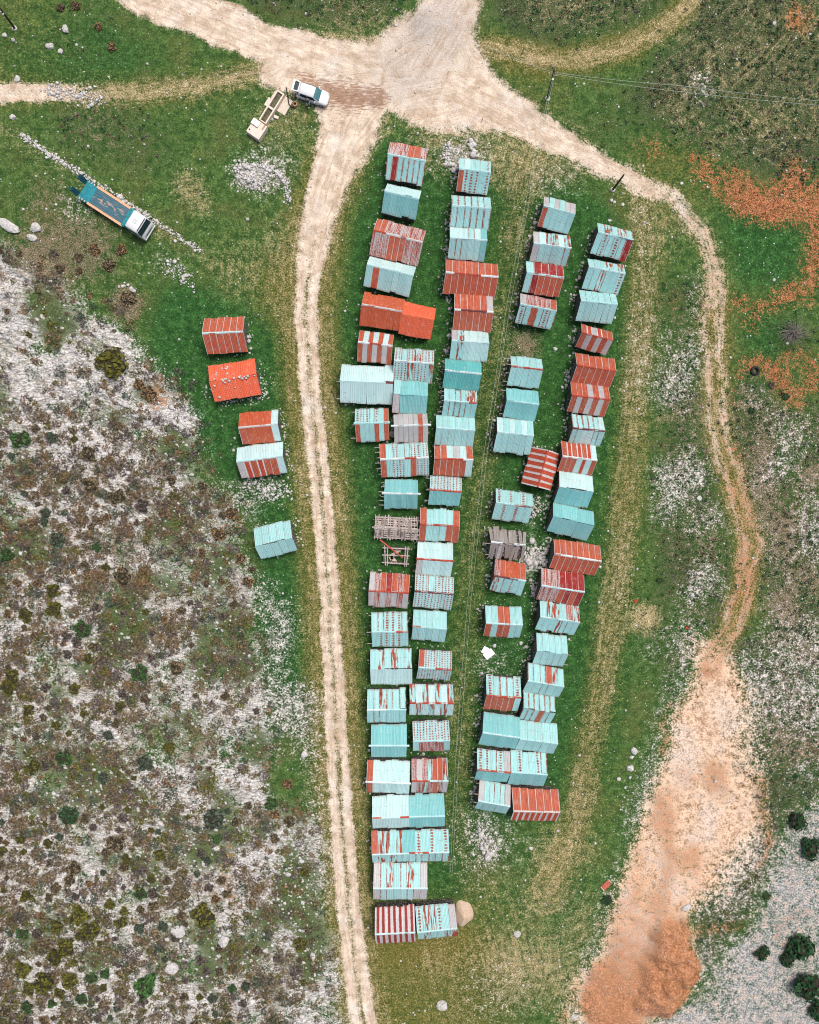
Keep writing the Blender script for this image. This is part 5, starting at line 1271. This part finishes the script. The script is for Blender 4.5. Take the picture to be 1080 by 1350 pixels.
BUSH = {}
def bush_mesh_for(kind, var):
    k = (kind, var)
    if k not in BUSH:
        BUSH[k] = bush_mesh('crown', LM[kind], nleaf=230 if kind in ('olive', 'green', 'dark', 'greygreen') else 170, lumps=4 + var % 3, size=0.13 + 0.02 * (var % 2), flat=0.75, seed=100 + var * 7 + len(kind))
    return BUSH[k]

def bush_at(name, u, v, rpx, kind, label, group, cat='shrub', zs=0.75, ex=1.0, rot=None, var=None):
    p = P(u, v)
    R = rpx * 0.0972
    o = empty(name, (p.x, p.y, hz(p.x, p.y) - 0.03), rng.uniform(0, 6.28) if rot is None else rot, label, cat, group)
    c = bpy.data.objects.new('crown', bush_mesh_for(kind, rng.randrange(5) if var is None else var)); COL.objects.link(c)
    c.parent = o; c.scale = (R * ex, R, R * zs * 1.1); c.location = (0, 0, 0.02)
    q = MB().tube((0, 0, -0.15), (0.03, 0.02, R * 0.5), 0.05 + 0.03 * R, 0.03, 6).build('trunk', M_BARK, o)
    return o

NAMED = [  # u, v, r, kind, label
    (150, 481, 24, 'olive', 'broad olive green bush at the upper edge of the limestone slope'),
    (30, 580, 16, 'green', 'green bush on bare limestone near the left border'),
    (189, 667, 12, 'purple', 'mauve grey cushion shrub ringed by pale rock'),
    (93, 1072, 16, 'dark', 'round dark green bush amid pale rock at lower left'),
    (283, 1078, 19, 'greygreen', 'round grey green bush in an orange earth ring'),
    (268, 1204, 21, 'olive', 'loose olive bush beside a white slab of rock'),
    (193, 1005, 14, 'greygreen', 'grey green bush on pale rock above the dark round bush'),
    (111, 828, 15, 'green', 'solitary green bush among brown heath at mid left'),
    (185, 885, 15, 'green', 'green bush left of the bright bare rock patch'),
    (357, 1059, 11, 'green', 'green bush right of the white rock strip'),
    (396, 1243, 12, 'olive', 'olive brown bush closest to the wheel track at lower left'),
    (1050, 1081, 15, 'dark', 'upper round dark bush by the grey gravel near the right border'),
    (1067, 1116, 19, 'dark', 'dark bush just below another round one at the right border'),
    (1003, 1255, 13, 'dark', 'small isolated round tree on grey gravel at lower right'),
    (1052, 1246, 22, 'dark', 'large round dark tree on the gravel right of the isolated one'),
    (1036, 1262, 13, 'dark', 'low dark bush tucked under the large round tree on the gravel'),
    (1060, 1296, 24, 'dark', 'largest dark tree clump in the bottom right corner'),
    (1076, 1328, 17, 'dark', 'dark bush cut by the bottom right corner'),
    (991, 541, 6, 'dark', 'small round dark bush in the brown patch by the right track'),
    (1036, 523, 6, 'dark', 'tiny round dark bush below the orange fern band'),
    (1018, 508, 6, 'purple', 'tiny mauve bush under the orange fern band'),
    (800, 1186, 9, 'dark', 'dark green weed clump below the crumpled red sheet'),
    (1010, 1180, 8, 'green', 'low green bush at the ochre bank edge near the right border'),
    (870, 765, 6, 'green', 'small green bush in the stony strip between the right tracks'),
]
for u, v, r_, kd, lb in NAMED:
    tree = r_ >= 13 and u > 900
    bush_at('round_tree' if tree else 'shrub', u, v, r_, kd, lb, None, 'tree' if tree else 'bush', zs=1.0 if tree else 0.7)
# elongated bright bush
bush_at('shrub', 194, 1294, 17, 'green', 'elongated bright green bush near the lower left border', None, 'bush', ex=1.6, rot=math.radians(62))

BIG = [(117, 600, 15, 'brown'), (128, 722, 8, 'green'), (10, 731, 11, 'green'), (72, 778, 12, 'olive'), (72, 802, 13, 'olive'), (35, 811, 12, 'olive'), (18, 892, 14, 'olive'), (235, 878, 14, 'brown'), (163, 759, 15, 'brown'),
       (122, 637, 15, 'brown'), (155, 655, 14, 'brown'), (78, 711, 13, 'greygreen'), (307, 678, 11, 'rusty'), (289, 704, 12, 'rusty'), (317, 737, 9, 'rusty'), (328, 767, 10, 'rusty'), (87, 998, 13, 'green'), (44, 1011, 13, 'olive'), (39, 935, 10, 'olive'), (37, 1180, 11, 'olive'),
       (146, 1189, 10, 'olive'), (187, 1178, 10, 'green'), (107, 1204, 17, 'olive'), (122, 1222, 16, 'olive'), (89, 1244, 17, 'olive'), (74, 1259, 14, 'olive'), (59, 1293, 18, 'olive'), (93, 1289, 16, 'olive'), (33, 1274, 15, 'olive'), (122, 1287, 10, 'green'), (141, 1281, 9, 'green'),
       (109, 1315, 10, 'green'), (37, 1326, 10, 'green'), (70, 1322, 8, 'green'), (154, 1109, 16, 'brown'), (98, 1143, 13, 'brown'), (211, 1126, 10, 'olive'), (100, 907, 10, 'olive'), (13, 904, 13, 'olive'), (241, 1206, 10, 'brown'), (265, 1124, 8, 'purple'), (287, 1106, 8, 'green'), (382, 1082, 10, 'brown'),
       (307, 1300, 8, 'green'), (281, 1315, 9, 'greygreen'), (265, 1265, 9, 'purple'), (272, 1280, 8, 'purple'), (290, 1280, 8, 'brown'), (75, 1220, 11, 'olive'), (160, 1215, 11, 'olive'), (30, 1230, 11, 'green'), (10, 1330, 11, 'brown'), (60, 1345, 11, 'rusty'), (5, 1120, 9, 'olive'), (28, 1105, 8, 'olive'), (75, 1170, 9, 'brown'), (92, 1160, 10, 'brown'),
       (215, 1220, 9, 'greygreen'), (185, 1222, 9, 'greygreen'), (165, 1200, 8, 'olive'), (110, 1230, 12, 'olive'), (40, 1300, 12, 'olive'), (80, 1308, 10, 'olive'), (300, 1178, 8, 'brown'), (224, 985, 9, 'olive'), (160, 930, 9, 'olive'), (75, 955, 8, 'olive'), (112, 940, 7, 'olive'), (138, 1025, 10, 'greygreen'), (65, 1110, 8, 'olive'), (170, 395, 12, 'brown'), (198, 520, 12, 'rusty'), (160, 330, 9, 'rusty'), (125, 330, 9, 'rusty'),
       (145, 350, 10, 'brown'), (105, 340, 8, 'brown'), (148, 62, 7, 'rusty'), (130, 35, 7, 'rusty'), (100, 8, 8, 'rusty'), (80, 10, 7, 'brown'), (128, 255, 0, 'brown')]
ADJ = {'olive': 'olive bush', 'green': 'green bush', 'greygreen': 'grey green bush', 'brown': 'brown heath shrub', 'purple': 'mauve heath shrub', 'rusty': 'rusty brown heath shrub'}
def shrub_words(kd, u, v, r_):
    if v < 320: return ('rusty brown heath shrub in the upper left meadow', 'rusty shrubs in the upper left meadow')
    z = 'upper' if v < 620 else 'middle' if v < 850 else 'lower' if v < 1090 else 'lowest'
    w = 'near the left border' if u < 120 else 'halfway across' if u < 250 else 'toward the wheel track'
    sz = 'large ' if r_ >= 11 else '' if r_ >= 7.5 else 'small '
    return ('%s%s on the %s rocky slope %s' % (sz, ADJ[kd], z, w), '%s%s, %s slope %s' % (sz, ADJ[kd].replace('bush', 'bushes').replace('shrub', 'shrubs'), z, w))
placed = [(u, v, r_) for u, v, r_, *_ in NAMED] + [(194, 1294, 22)]
for u, v, r_, kd in BIG:
    if r_ < 3: continue
    bush_at('shrub', u, v, r_, kd, *shrub_words(kd, u, v, r_), cat='bush'); placed.append((u, v, r_))
# further shrubs over the slope
cnt = 0; tries = 0
rg = random.Random(21)
small = []
while tries < 60000 and (cnt < 215 or len(small) < 5200):
    tries += 1
    u = rg.uniform(-40, 440); v = rg.uniform(330, 1390)
    p = P(u, v)
    lowleft = min(1, max(0, (v - 480) / 260)) * min(1, max(0, (330 + 60 * math.sin(v / 90) - u) / 120))
    hv = float(samp(A['heath'], np.array([p.x]), np.array([p.y]))[0]); up = float(samp(upper_rock, np.array([p.x]), np.array([p.y]))[0]); zr_ = float(samp(z_rock, np.array([p.x]), np.array([p.y]))[0])
    if rg.random() > (0.14 + 0.35 * hv + 0.42 * lowleft * float(samp(n_mid, np.array([p.x]), np.array([p.y]))[0] > 0.42)) * zr_ * (1 - 0.45 * up): continue
    if float(samp(m_track, np.array([p.x]), np.array([p.y]))[0]) > 0.1: continue
    south = min(1, max(0, (v - 700) / 500)) * (1 if u < 330 else 0.3)
    x = rg.random()
    kd = 'brown' if x < 0.46 else 'purple' if x < 0.66 else 'olive' if x < 0.72 + 0.14 * south else 'rusty' if x < 0.88 else 'greygreen'
    r_ = rg.choice((2.5, 3, 3.5, 4, 4, 4.5, 5, 5.5, 6, 7, 8, 9))
    if any((u - a) ** 2 + (v - b) ** 2 < (0.7 * (r_ + c)) ** 2 for a, b, c in placed): continue
    if r_ >= 5.5 and cnt < 215:
        bush_at('shrub', u, v, r_, kd, *shrub_words(kd, u, v, r_), cat='bush'); cnt += 1
        placed.append((u, v, r_))
    elif len(small) < 5200:
        small.append((u, v, r_, kd))
# low cushions: too many to count, one mass per colour
for kd in ('brown', 'purple', 'olive', 'rusty', 'greygreen'):
    r = np.random.default_rng(len(kd) * 13)
    C = []; Nn = []
    for u, v, r_, k2 in small:
        if k2 != kd: continue
        p = P(u, v); R = r_ * 0.0972; g = hz(p.x, p.y)
        m = int(10 + r_ * r_ * 0.8)
        d = r.normal(0, 1, (m, 3)); d[:, 2] = np.abs(d[:, 2]); d /= np.linalg.norm(d, axis=1)[:, None]
        C.append(np.array([p.x, p.y, g]) + d * np.array([R, R, R * 0.7]) * r.uniform(0.7, 1.1, (m, 1))); Nn.append(d)
    V = leaf_quads(np.vstack(C), np.vstack(Nn), 0.15, r)
    np_obj('heath_cushions', V, np.arange(len(V)).reshape(-1, 4), LM[kd], 'low %s heath cushions scattered over the rocky slope' % {'brown': 'brown', 'purple': 'mauve', 'olive': 'olive', 'rusty': 'rusty', 'greygreen': 'grey green'}[kd], 'heath', 'stuff')

# bare twiggy bush at right
p = P(1043, 440)
bb = empty('bare_bush', (p.x, p.y, hz(p.x, p.y) - 0.03), 0, 'leafless grey twiggy bush near the right border', 'bush')
mb = MB(); rg = random.Random(9)
for k in range(150):
    a = rg.uniform(0, 6.28); el = rg.uniform(0.25, 1.2); ln = rg.uniform(0.5, 2.3)
    b0 = (rg.gauss(0, 0.35), rg.gauss(0, 0.3), 0.05)
    mid_ = (b0[0] + 0.5 * ln * math.cos(a) * math.cos(el), b0[1] + 0.5 * ln * math.sin(a) * math.cos(el), 0.6 * ln * math.sin(el))
    tip = (b0[0] + ln * math.cos(a + 0.25), b0[1] + 0.85 * ln * math.sin(a + 0.25), 0.75 * ln * math.sin(el) * 0.9)
    mb.tube(b0, mid_, 0.035, 0.025, 4); mb.tube(mid_, tip, 0.025, 0.008, 4)
mb.build('twigs', simple('pale_dead_twigs', (0.20, 0.18, 0.16), 0.9), bb)
MB().tube((0, 0, -0.2), (0.05, 0.03, 0.5), 0.12, 0.07, 7).build('trunk', M_BARK, bb)

# ------------------------------------------------------------------ scattered cover (stuff)
def in_sheds(x, y, grow=0.0):
    m = np.zeros(len(x), bool)
    for cx, cy, an, w_, d_ in SHEDS:
        lx = (x - cx) * math.cos(an) + (y - cy) * math.sin(an); ly = -(x - cx) * math.sin(an) + (y - cy) * math.cos(an)
        m |= (np.abs(lx) < w_ / 2 - 0.1 + grow) & (np.abs(ly) < d_ / 2 - 0.15 + grow)
    return m
def scatter(n, dens):
    """n random points of the frame, kept with likelihood dens(x, y)"""
    x = nrg.uniform(-58, 60, n); y = nrg.uniform(-76, 66, n)
    k = nrg.random(n) < dens(x, y)
    x, y = x[k], y[k]
    k = ~in_sheds(x, y)
    return x[k], y[k]
def rocks(x, y, size, flat, mat, name, label, cat='stones', zoff=0.15, stretch=1.0, dirang=0.0):
    n = len(x)
    sz = size(n)
    base = ICO_V[None] * nrg.uniform(0.7, 1.25, (n, 12, 1)) * sz[:, None, None]
    base[:, :, 2] *= flat; base[:, :, 0] *= stretch
    a = dirang + nrg.normal(0, 0.35, n) if stretch > 1.05 else nrg.uniform(0, 6.28, n)
    c, s_ = np.cos(a)[:, None], np.sin(a)[:, None]
    X = base[:, :, 0] * c - base[:, :, 1] * s_ + x[:, None]; Y = base[:, :, 0] * s_ + base[:, :, 1] * c + y[:, None]
    Z = base[:, :, 2] + (hz_np(x, y) + sz * flat * zoff)[:, None]
    V = np.stack([X, Y, Z], -1).reshape(-1, 3)
    F = (ICO_F[None] + (np.arange(n) * 12)[:, None, None]).reshape(-1, 3)
    return np_obj(name, V, F, mat, label, cat, 'stuff')
def rock_mat(name, lo, hi, scale=5):
    s = NT(name)
    p = s.pos(); i = s.island()
    nz = s.noise(p, scale, 5, 0.7)
    c = s.mix(s.ss(0.34, 0.62, nz), lo, hi)
    c = s.mix(s.math('MULTIPLY', i, 0.35), c, tuple(x * 0.55 for x in hi))
    s.fin(c, 0.92, 0, 0.2); s.bump(nz, 0.04)
    return s.m
M_LIME = rock_mat('pale_limestone', (0.30, 0.285, 0.26), (0.68, 0.665, 0.645))
M_LIMEG = rock_mat('grey_limestone', (0.26, 0.25, 0.235), (0.64, 0.62, 0.60))
# chunks of limestone on the slope
x, y = scatter(95000, lambda x, y: (samp(A['rock'], x, y) ** 1.5) * 0.6 * samp(z_rock, x, y))
rocks(x, y, lambda n: nrg.gamma(1.5, 0.045, n) + 0.05, 0.5, M_LIME, 'limestone_rubble', 'pale limestone rubble covering the slope at left', stretch=1.5, dirang=math.radians(-30))
# white stones strewn through the grass
def d_stone(x, y):
    b = 0.030 + 0.20 * samp(A['stony'], x, y) + 0.05 * samp(n_mid, x, y) ** 2 + 0.05 * samp(A['gravel'], x, y)
    return b * (1 - 0.75 * samp(A['dirt'], x, y)) * (1 - 0.8 * samp(z_rock, x, y)) * (1 - 0.8 * samp(A['earth'], x, y))
x, y = scatter(110000, d_stone)
rocks(x, y, lambda n: nrg.gamma(1.8, 0.028, n) + 0.035, 0.6, M_LIME, 'scattered_stones', 'small white stones strewn through the grass')
# fallen wall stones round the sheds
xs, ys = [], []
for cx, cy, an, w_, d_ in SHEDS:
    left = cx > 8 or cx < -14
    n = 34 if left else 16
    for k in range(n):
        if rng.random() < (0.75 if left else 0.35): lx = -w_ / 2 - abs(rng.gauss(0.1, 0.35)) if cx > -14 or rng.random() < 0.3 else w_ / 2 + abs(rng.gauss(0.1, 0.3)); ly = rng.uniform(-d_ / 2, d_ / 2)
        else: lx = rng.uniform(-w_ / 2, w_ / 2); ly = (1 if rng.random() < 0.5 else -1) * (d_ / 2 + rng.gauss(0.15, 0.15))
        xs.append(cx + lx * math.cos(an) - ly * math.sin(an)); ys.append(cy + lx * math.sin(an) + ly * math.cos(an))
x, y = np.array(xs), np.array(ys); k = ~in_sheds(x, y); x, y = x[k], y[k]
rocks(x, y, lambda n: nrg.gamma(1.8, 0.035, n) + 0.05, 0.75, M_LIMEG, 'wall_rubble', 'grey and white rubble fallen round the shed walls', zoff=0.3)
# lines of field stones
def stone_line(pts, n, spread, size, label, name='stone_row'):
    X, Y = [], []
    seg = [math.dist(a, b) for a, b in zip(pts[:-1], pts[1:])]; T = sum(seg)
    for k in range(n):
        t = nrg.random() * T; j = 0
        while t > seg[j] and j < len(seg) - 1: t -= seg[j]; j += 1
        f = t / seg[j]
        u = pts[j][0] + (pts[j + 1][0] - pts[j][0]) * f + nrg.normal(0, spread); v = pts[j][1] + (pts[j + 1][1] - pts[j][1]) * f + nrg.normal(0, spread)
        p = P(u, v); X.append(p.x); Y.append(p.y)
    rocks(np.array(X), np.array(Y), lambda m: nrg.gamma(1.6, size * 0.8, m) + 0.04, 0.7, M_LIME, name, label, 'stones', 0.5)
stone_line([(28, 178), (60, 200), (105, 228)], 330, 2.2, 0.045, 'row of white field stones leading to the truck ramps')
stone_line([(105, 228), (150, 255), (195, 285), (235, 312), (265, 332)], 420, 2.0, 0.045, 'row of white field stones running along and past the truck')
stone_line([(308, 222), (325, 218), (345, 218), (365, 226), (377, 240), (380, 266)], 330, 2.2, 0.05, 'hooked row of white stones in the meadow', 'stone_arc')
stone_line([(318, 228), (330, 240), (350, 248)], 160, 4, 0.05, 'loose white stones inside the stone hook')
stone_line([(590, 190), (588, 212), (600, 222)], 90, 3, 0.09, 'low rubble wall stones beside the shed topping the second row')
stone_line([(620, 185), (626, 205)], 60, 1.5, 0.09, 'short line of white stones above the shed topping the second row')
stone_line([(632, 1090), (640, 1112), (650, 1130)], 260, 6, 0.05, 'patch of white rubble below the third row', 'rubble_patch')
stone_line([(680, 725), (712, 728), (716, 742), (690, 745)], 300, 6, 0.075, 'heap of pale rubble between plank roof and long red shed', 'rubble_patch')
stone_line([(703, 770), (706, 785)], 40, 3, 0.10, 'grey stones between the half aqua shed and dark red shed', 'rubble_patch')
stone_line([(272, 512), (300, 530), (345, 525), (352, 505)], 170, 5, 0.04, 'white chippings round the coral tiled shed', 'rubble_patch')
stone_line([(335, 635), (350, 650), (375, 645)], 260, 8, 0.05, 'pale rubble below the white topped shed at left', 'rubble_patch')
stone_line([(160, 378), (175, 380), (180, 382)], 16, 3, 0.10, 'white stones by the brown bush below the truck', 'rubble_patch')
stone_line([(225, 350), (240, 362), (248, 372)], 130, 7, 0.05, 'scatter of white stones right below the truck track', 'rubble_patch')
stone_line([(705, 655), (712, 665), (700, 680)], 120, 5, 0.05, 'pale stones right of the three-lined aqua shed', 'rubble_patch')
stone_line([(60, 118), (100, 125), (135, 132)], 260, 6, 0.045, 'white stones along the left end of the upper track', 'rubble_patch')
# stones resting on the coral roof
cx, cy, an, w_, d_ = SHEDS[-4]
for k in range(26):
    lx = rng.uniform(-w_ / 2 + 0.3, w_ / 2 - 0.2); ly = rng.choice((rng.gauss(0, 0.25), rng.uniform(-d_ / 2 + 0.3, d_ / 2 - 0.3)))
    ly = max(-d_ / 2 + 0.25, min(d_ / 2 - 0.25, ly))
    z = EAVE + 1.1 * (1 - abs(ly) / (d_ / 2)) + 0.13
    r = nrg.uniform(0.8, 1.2, (12, 1)) * rng.uniform(0.09, 0.18)
    V = ICO_V * r * np.array([1.2, 1, 0.7])
    o = np_obj('roof_stone', V, ICO_F, M_LIME, 'white stone weighing down the coral tiled roof', 'stone', None, 'stones on the coral roof')
    o.location = (cx + lx * math.cos(an) - ly * math.sin(an), cy + lx * math.sin(an) + ly * math.cos(an), z + 0.02)

# boulders one can point at
def boulder(u, v, rpx, label, ex=1.0, rot=0.0, zs=0.6, mat=None):
    p = P(u, v)
    bm = bmesh.new(); bmesh.ops.create_icosphere(bm, subdivisions=2, radius=1)
    r = random.Random(int(u * 7 + v))
    fr = [Vector((r.gauss(0, 1), r.gauss(0, 1), r.gauss(0, 1))).normalized() for _ in range(9)]
    for vv in bm.verts:
        k = 1.0
        for f in fr: k -= max(0, vv.co.dot(f) - 0.72) * 0.8     # cut facets
        vv.co *= k * r.uniform(0.95, 1.05)
    me = bpy.data.meshes.new('boulder'); bm.to_mesh(me); bm.free(); me.materials.append(mat or M_LIME)
    o = bpy.data.objects.new('boulder', me); COL.objects.link(o)
    R = rpx * 0.0972
    o.scale = (R * ex, R, R * zs); o.rotation_euler = (0, 0, rot); o.location = (p.x, p.y, hz(p.x, p.y) + R * zs * 0.35)
    tag(o, label, 'boulder', 'limestone boulders')
for a in [(87, 39, 6.5, 'pointed white boulder, largest of the three in the upper left meadow', 0.7, 0.2), (66, 61, 5, 'white boulder left of a smaller one in the upper left meadow', 1.2, 0), (80, 68, 3.6, 'small white boulder right of another in the upper left meadow', 1.1, 0.4), (6, 46, 3, 'white stone below the pole in the top left corner', 1.2, 0.2), (23, 104, 4.5, 'white boulder just above the left end of the upper track', 1.1, 0.5),
          (17, 155, 4, 'white boulder below the left end of the upper track', 1.0, 0), (48, 300, 7.5, 'squared white boulder at the head of the rocky slope', 1.1, 0.2), (42, 313, 5.5, 'flat grey boulder tucked under the squared white one', 1.4, -0.4), (13, 299, 7.5, 'long grey rock slab by the left border', 2.3, -0.6), (836, 990, 6, 'white boulder by the bare earth, upper of two', 0.8, 0.3), (831, 1012, 5.5, 'white boulder by the bare earth, lower of two', 1.0, 0.4),
          (816, 1027, 3, 'smallest white boulder left of the bare earth', 1.0, 0.4), (402, 994, 5, 'tan boulder lying left of the wheel track', 1.2, 0.4), (236, 1227, 9, 'bright white rock slab beside the olive bush', 1.5, 0.3), (226, 1276, 9, 'white rock beside the elongated green bush', 1.2, 0.2), (806, 264, 2.6, 'left one of three white stones below the plain pole', 1.0, 0), (810, 267, 2.6, 'middle one of three white stones below the plain pole', 1.0, 0),
          (821, 270, 2.8, 'right one of three white stones below the plain pole', 1.0, 0), (804, 291, 2.6, 'white stone just above the shed topping the rightmost row', 1.0, 0), (583, 1325, 8, 'cluster of grey stone near the bottom edge', 1.0, 0.3), (682, 1231, 5, 'pale stone in the dry grass below the rows', 1.0, 0.6), (700, 1118, 3.2, 'white stone right of the rubble patch', 1.0, 0.6), (758, 1340, 5, 'white stone at the bottom left corner of the bare earth', 1.1, 0.3),
          (922, 657, 4, 'peach boulder beside the right track', 1.0, 0.2), (652, 851, 3, 'white stone touching the white boards', 1.0, 0.4), (687, 848, 3, 'left white stone between chequered shed and aqua shed', 1.0, 0.1), (694, 853, 3.2, 'right white stone between chequered shed and aqua shed', 1.0, 0.1), (295, 1240, 8, 'white rock in a green tuft at lower left', 1.2, 0.1), (270, 1138, 6, 'pale rock under a mauve shrub at lower left', 0.7, 0.3), (905, 1195, 5, 'pale stone pile on the earth bank', 1.6, 0.4)]:
    boulder(*a)

# grass tufts
def tufts(x, y, h, w, mat, name, label, cat='grass', lean=0.8):
    n = len(x)
    g = hz_np(x, y) - 0.02
    Vs = []
    for b in range(3):
        a = nrg.uniform(0, 6.28, n); hh = h * nrg.uniform(0.5, 1.3, n); le = hh * lean * nrg.uniform(0.5, 1.3, n)
        dx, dy = np.cos(a), np.sin(a)
        p0 = np.stack([x - dy * w, y + dx * w, g], -1); p1 = np.stack([x + dy * w, y - dx * w, g], -1)
        p2 = np.stack([x + dx * le, y + dy * le, g + hh], -1)
        Vs.append(np.stack([p0, p1, p2], 1))
    V = np.concatenate(Vs).reshape(-1, 3)
    return np_obj(name, V, np.arange(len(V)).reshape(-1, 3), mat, label, cat, 'stuff')
def blade_mat(name, c1, c2):
    s = NT(name); s.fin(s.mix(s.island(), c1, c2), 0.85, 0, 0.15); return s.m
bare = lambda x, y: (1 - samp(A['dirt'], x, y)) * (1 - samp(A['earth'], x, y)) * (1 - 0.85 * samp(z_rock, x, y)) * (1 - 0.9 * samp(A['gravel'], x, y))
x, y = scatter(90000, lambda x, y: bare(x, y) * (0.25 + 0.6 * samp(n_mid, x, y)) * (1 - 0.8 * samp(A['fern'], x, y)))
tufts(x, y, 0.16, 0.035, blade_mat('green_grass', (0.014, 0.070, 0.016), (0.085, 0.170, 0.045)), 'grass_tufts', 'short green grass tufts of the meadow')
x, y = scatter(90000, lambda x, y: bare(x, y) * np.clip(0.02 + 1.1 * samp(A['dry'], x, y) + 0.15 * samp(A['olive'], x, y), 0, 1))
tufts(x, y, 0.14, 0.03, blade_mat('straw_grass', (0.30, 0.21, 0.09), (0.66, 0.54, 0.31)), 'dry_grass_tufts', 'dry straw coloured grass tufts along the tracks')
x, y = scatter(90000, lambda x, y: np.clip(samp(A['fern'], x, y) * 1.3 - 0.1, 0, 1) * 0.8)
tufts(x, y, 0.22, 0.09, blade_mat('orange_fern', (0.24, 0.080, 0.028), (0.60, 0.27, 0.135)), 'dead_ferns', 'orange dead fern fronds on the right', 'fern', 1.2)
# low scrub at right and top
x, y = scatter(34000, lambda x, y: np.clip(samp(A['scrub'], x, y) - 0.12, 0, 1) * bare(x, y))
n = len(x); m = 11
kinds = nrg.random(n)
for lo, hi, kd, lb in ((0, 0.45, 'dark', 'low dark green scrub at top and right'), (0.45, 0.68, 'greygreen', 'low grey green scrub at top and right'), (0.68, 0.88, 'brown', 'low brown scrub at top and right'), (0.88, 1.01, 'purple', 'low mauve scrub at top and right')):
    k = (kinds >= lo) & (kinds < hi); xk, yk = x[k], y[k]; q = len(xk)
    R = nrg.uniform(0.15, 0.42, (q, 1, 1))
    d = nrg.normal(0, 1, (q, m, 3)); d[..., 2] = np.abs(d[..., 2]); d /= np.linalg.norm(d, axis=2)[..., None]
    C = np.stack([xk, yk, hz_np(xk, yk)], -1)[:, None] + d * R * np.array([1, 1, 0.6]) * nrg.uniform(0.6, 1.1, (q, m, 1))
    V = leaf_quads(C.reshape(-1, 3), d.reshape(-1, 3), 0.13, nrg)
    np_obj('low_scrub', V, np.arange(len(V)).reshape(-1, 4), LM[kd], lb, 'scrub', 'stuff')
# pebbles and clods on earth and roads
x, y = scatter(40000, lambda x, y: np.clip(0.30 * samp(A['earth'], x, y) + 0.12 * samp(A['dirt'], x, y) + 0.4 * samp(A['gravel'], x, y), 0, 1))
rocks(x, y, lambda n: nrg.gamma(1.6, 0.022, n) + 0.03, 0.7, rock_mat('mixed_pebbles', (0.16, 0.115, 0.08), (0.60, 0.52, 0.45), 2), 'pebbles', 'pebbles and clods on bare earth and roads')
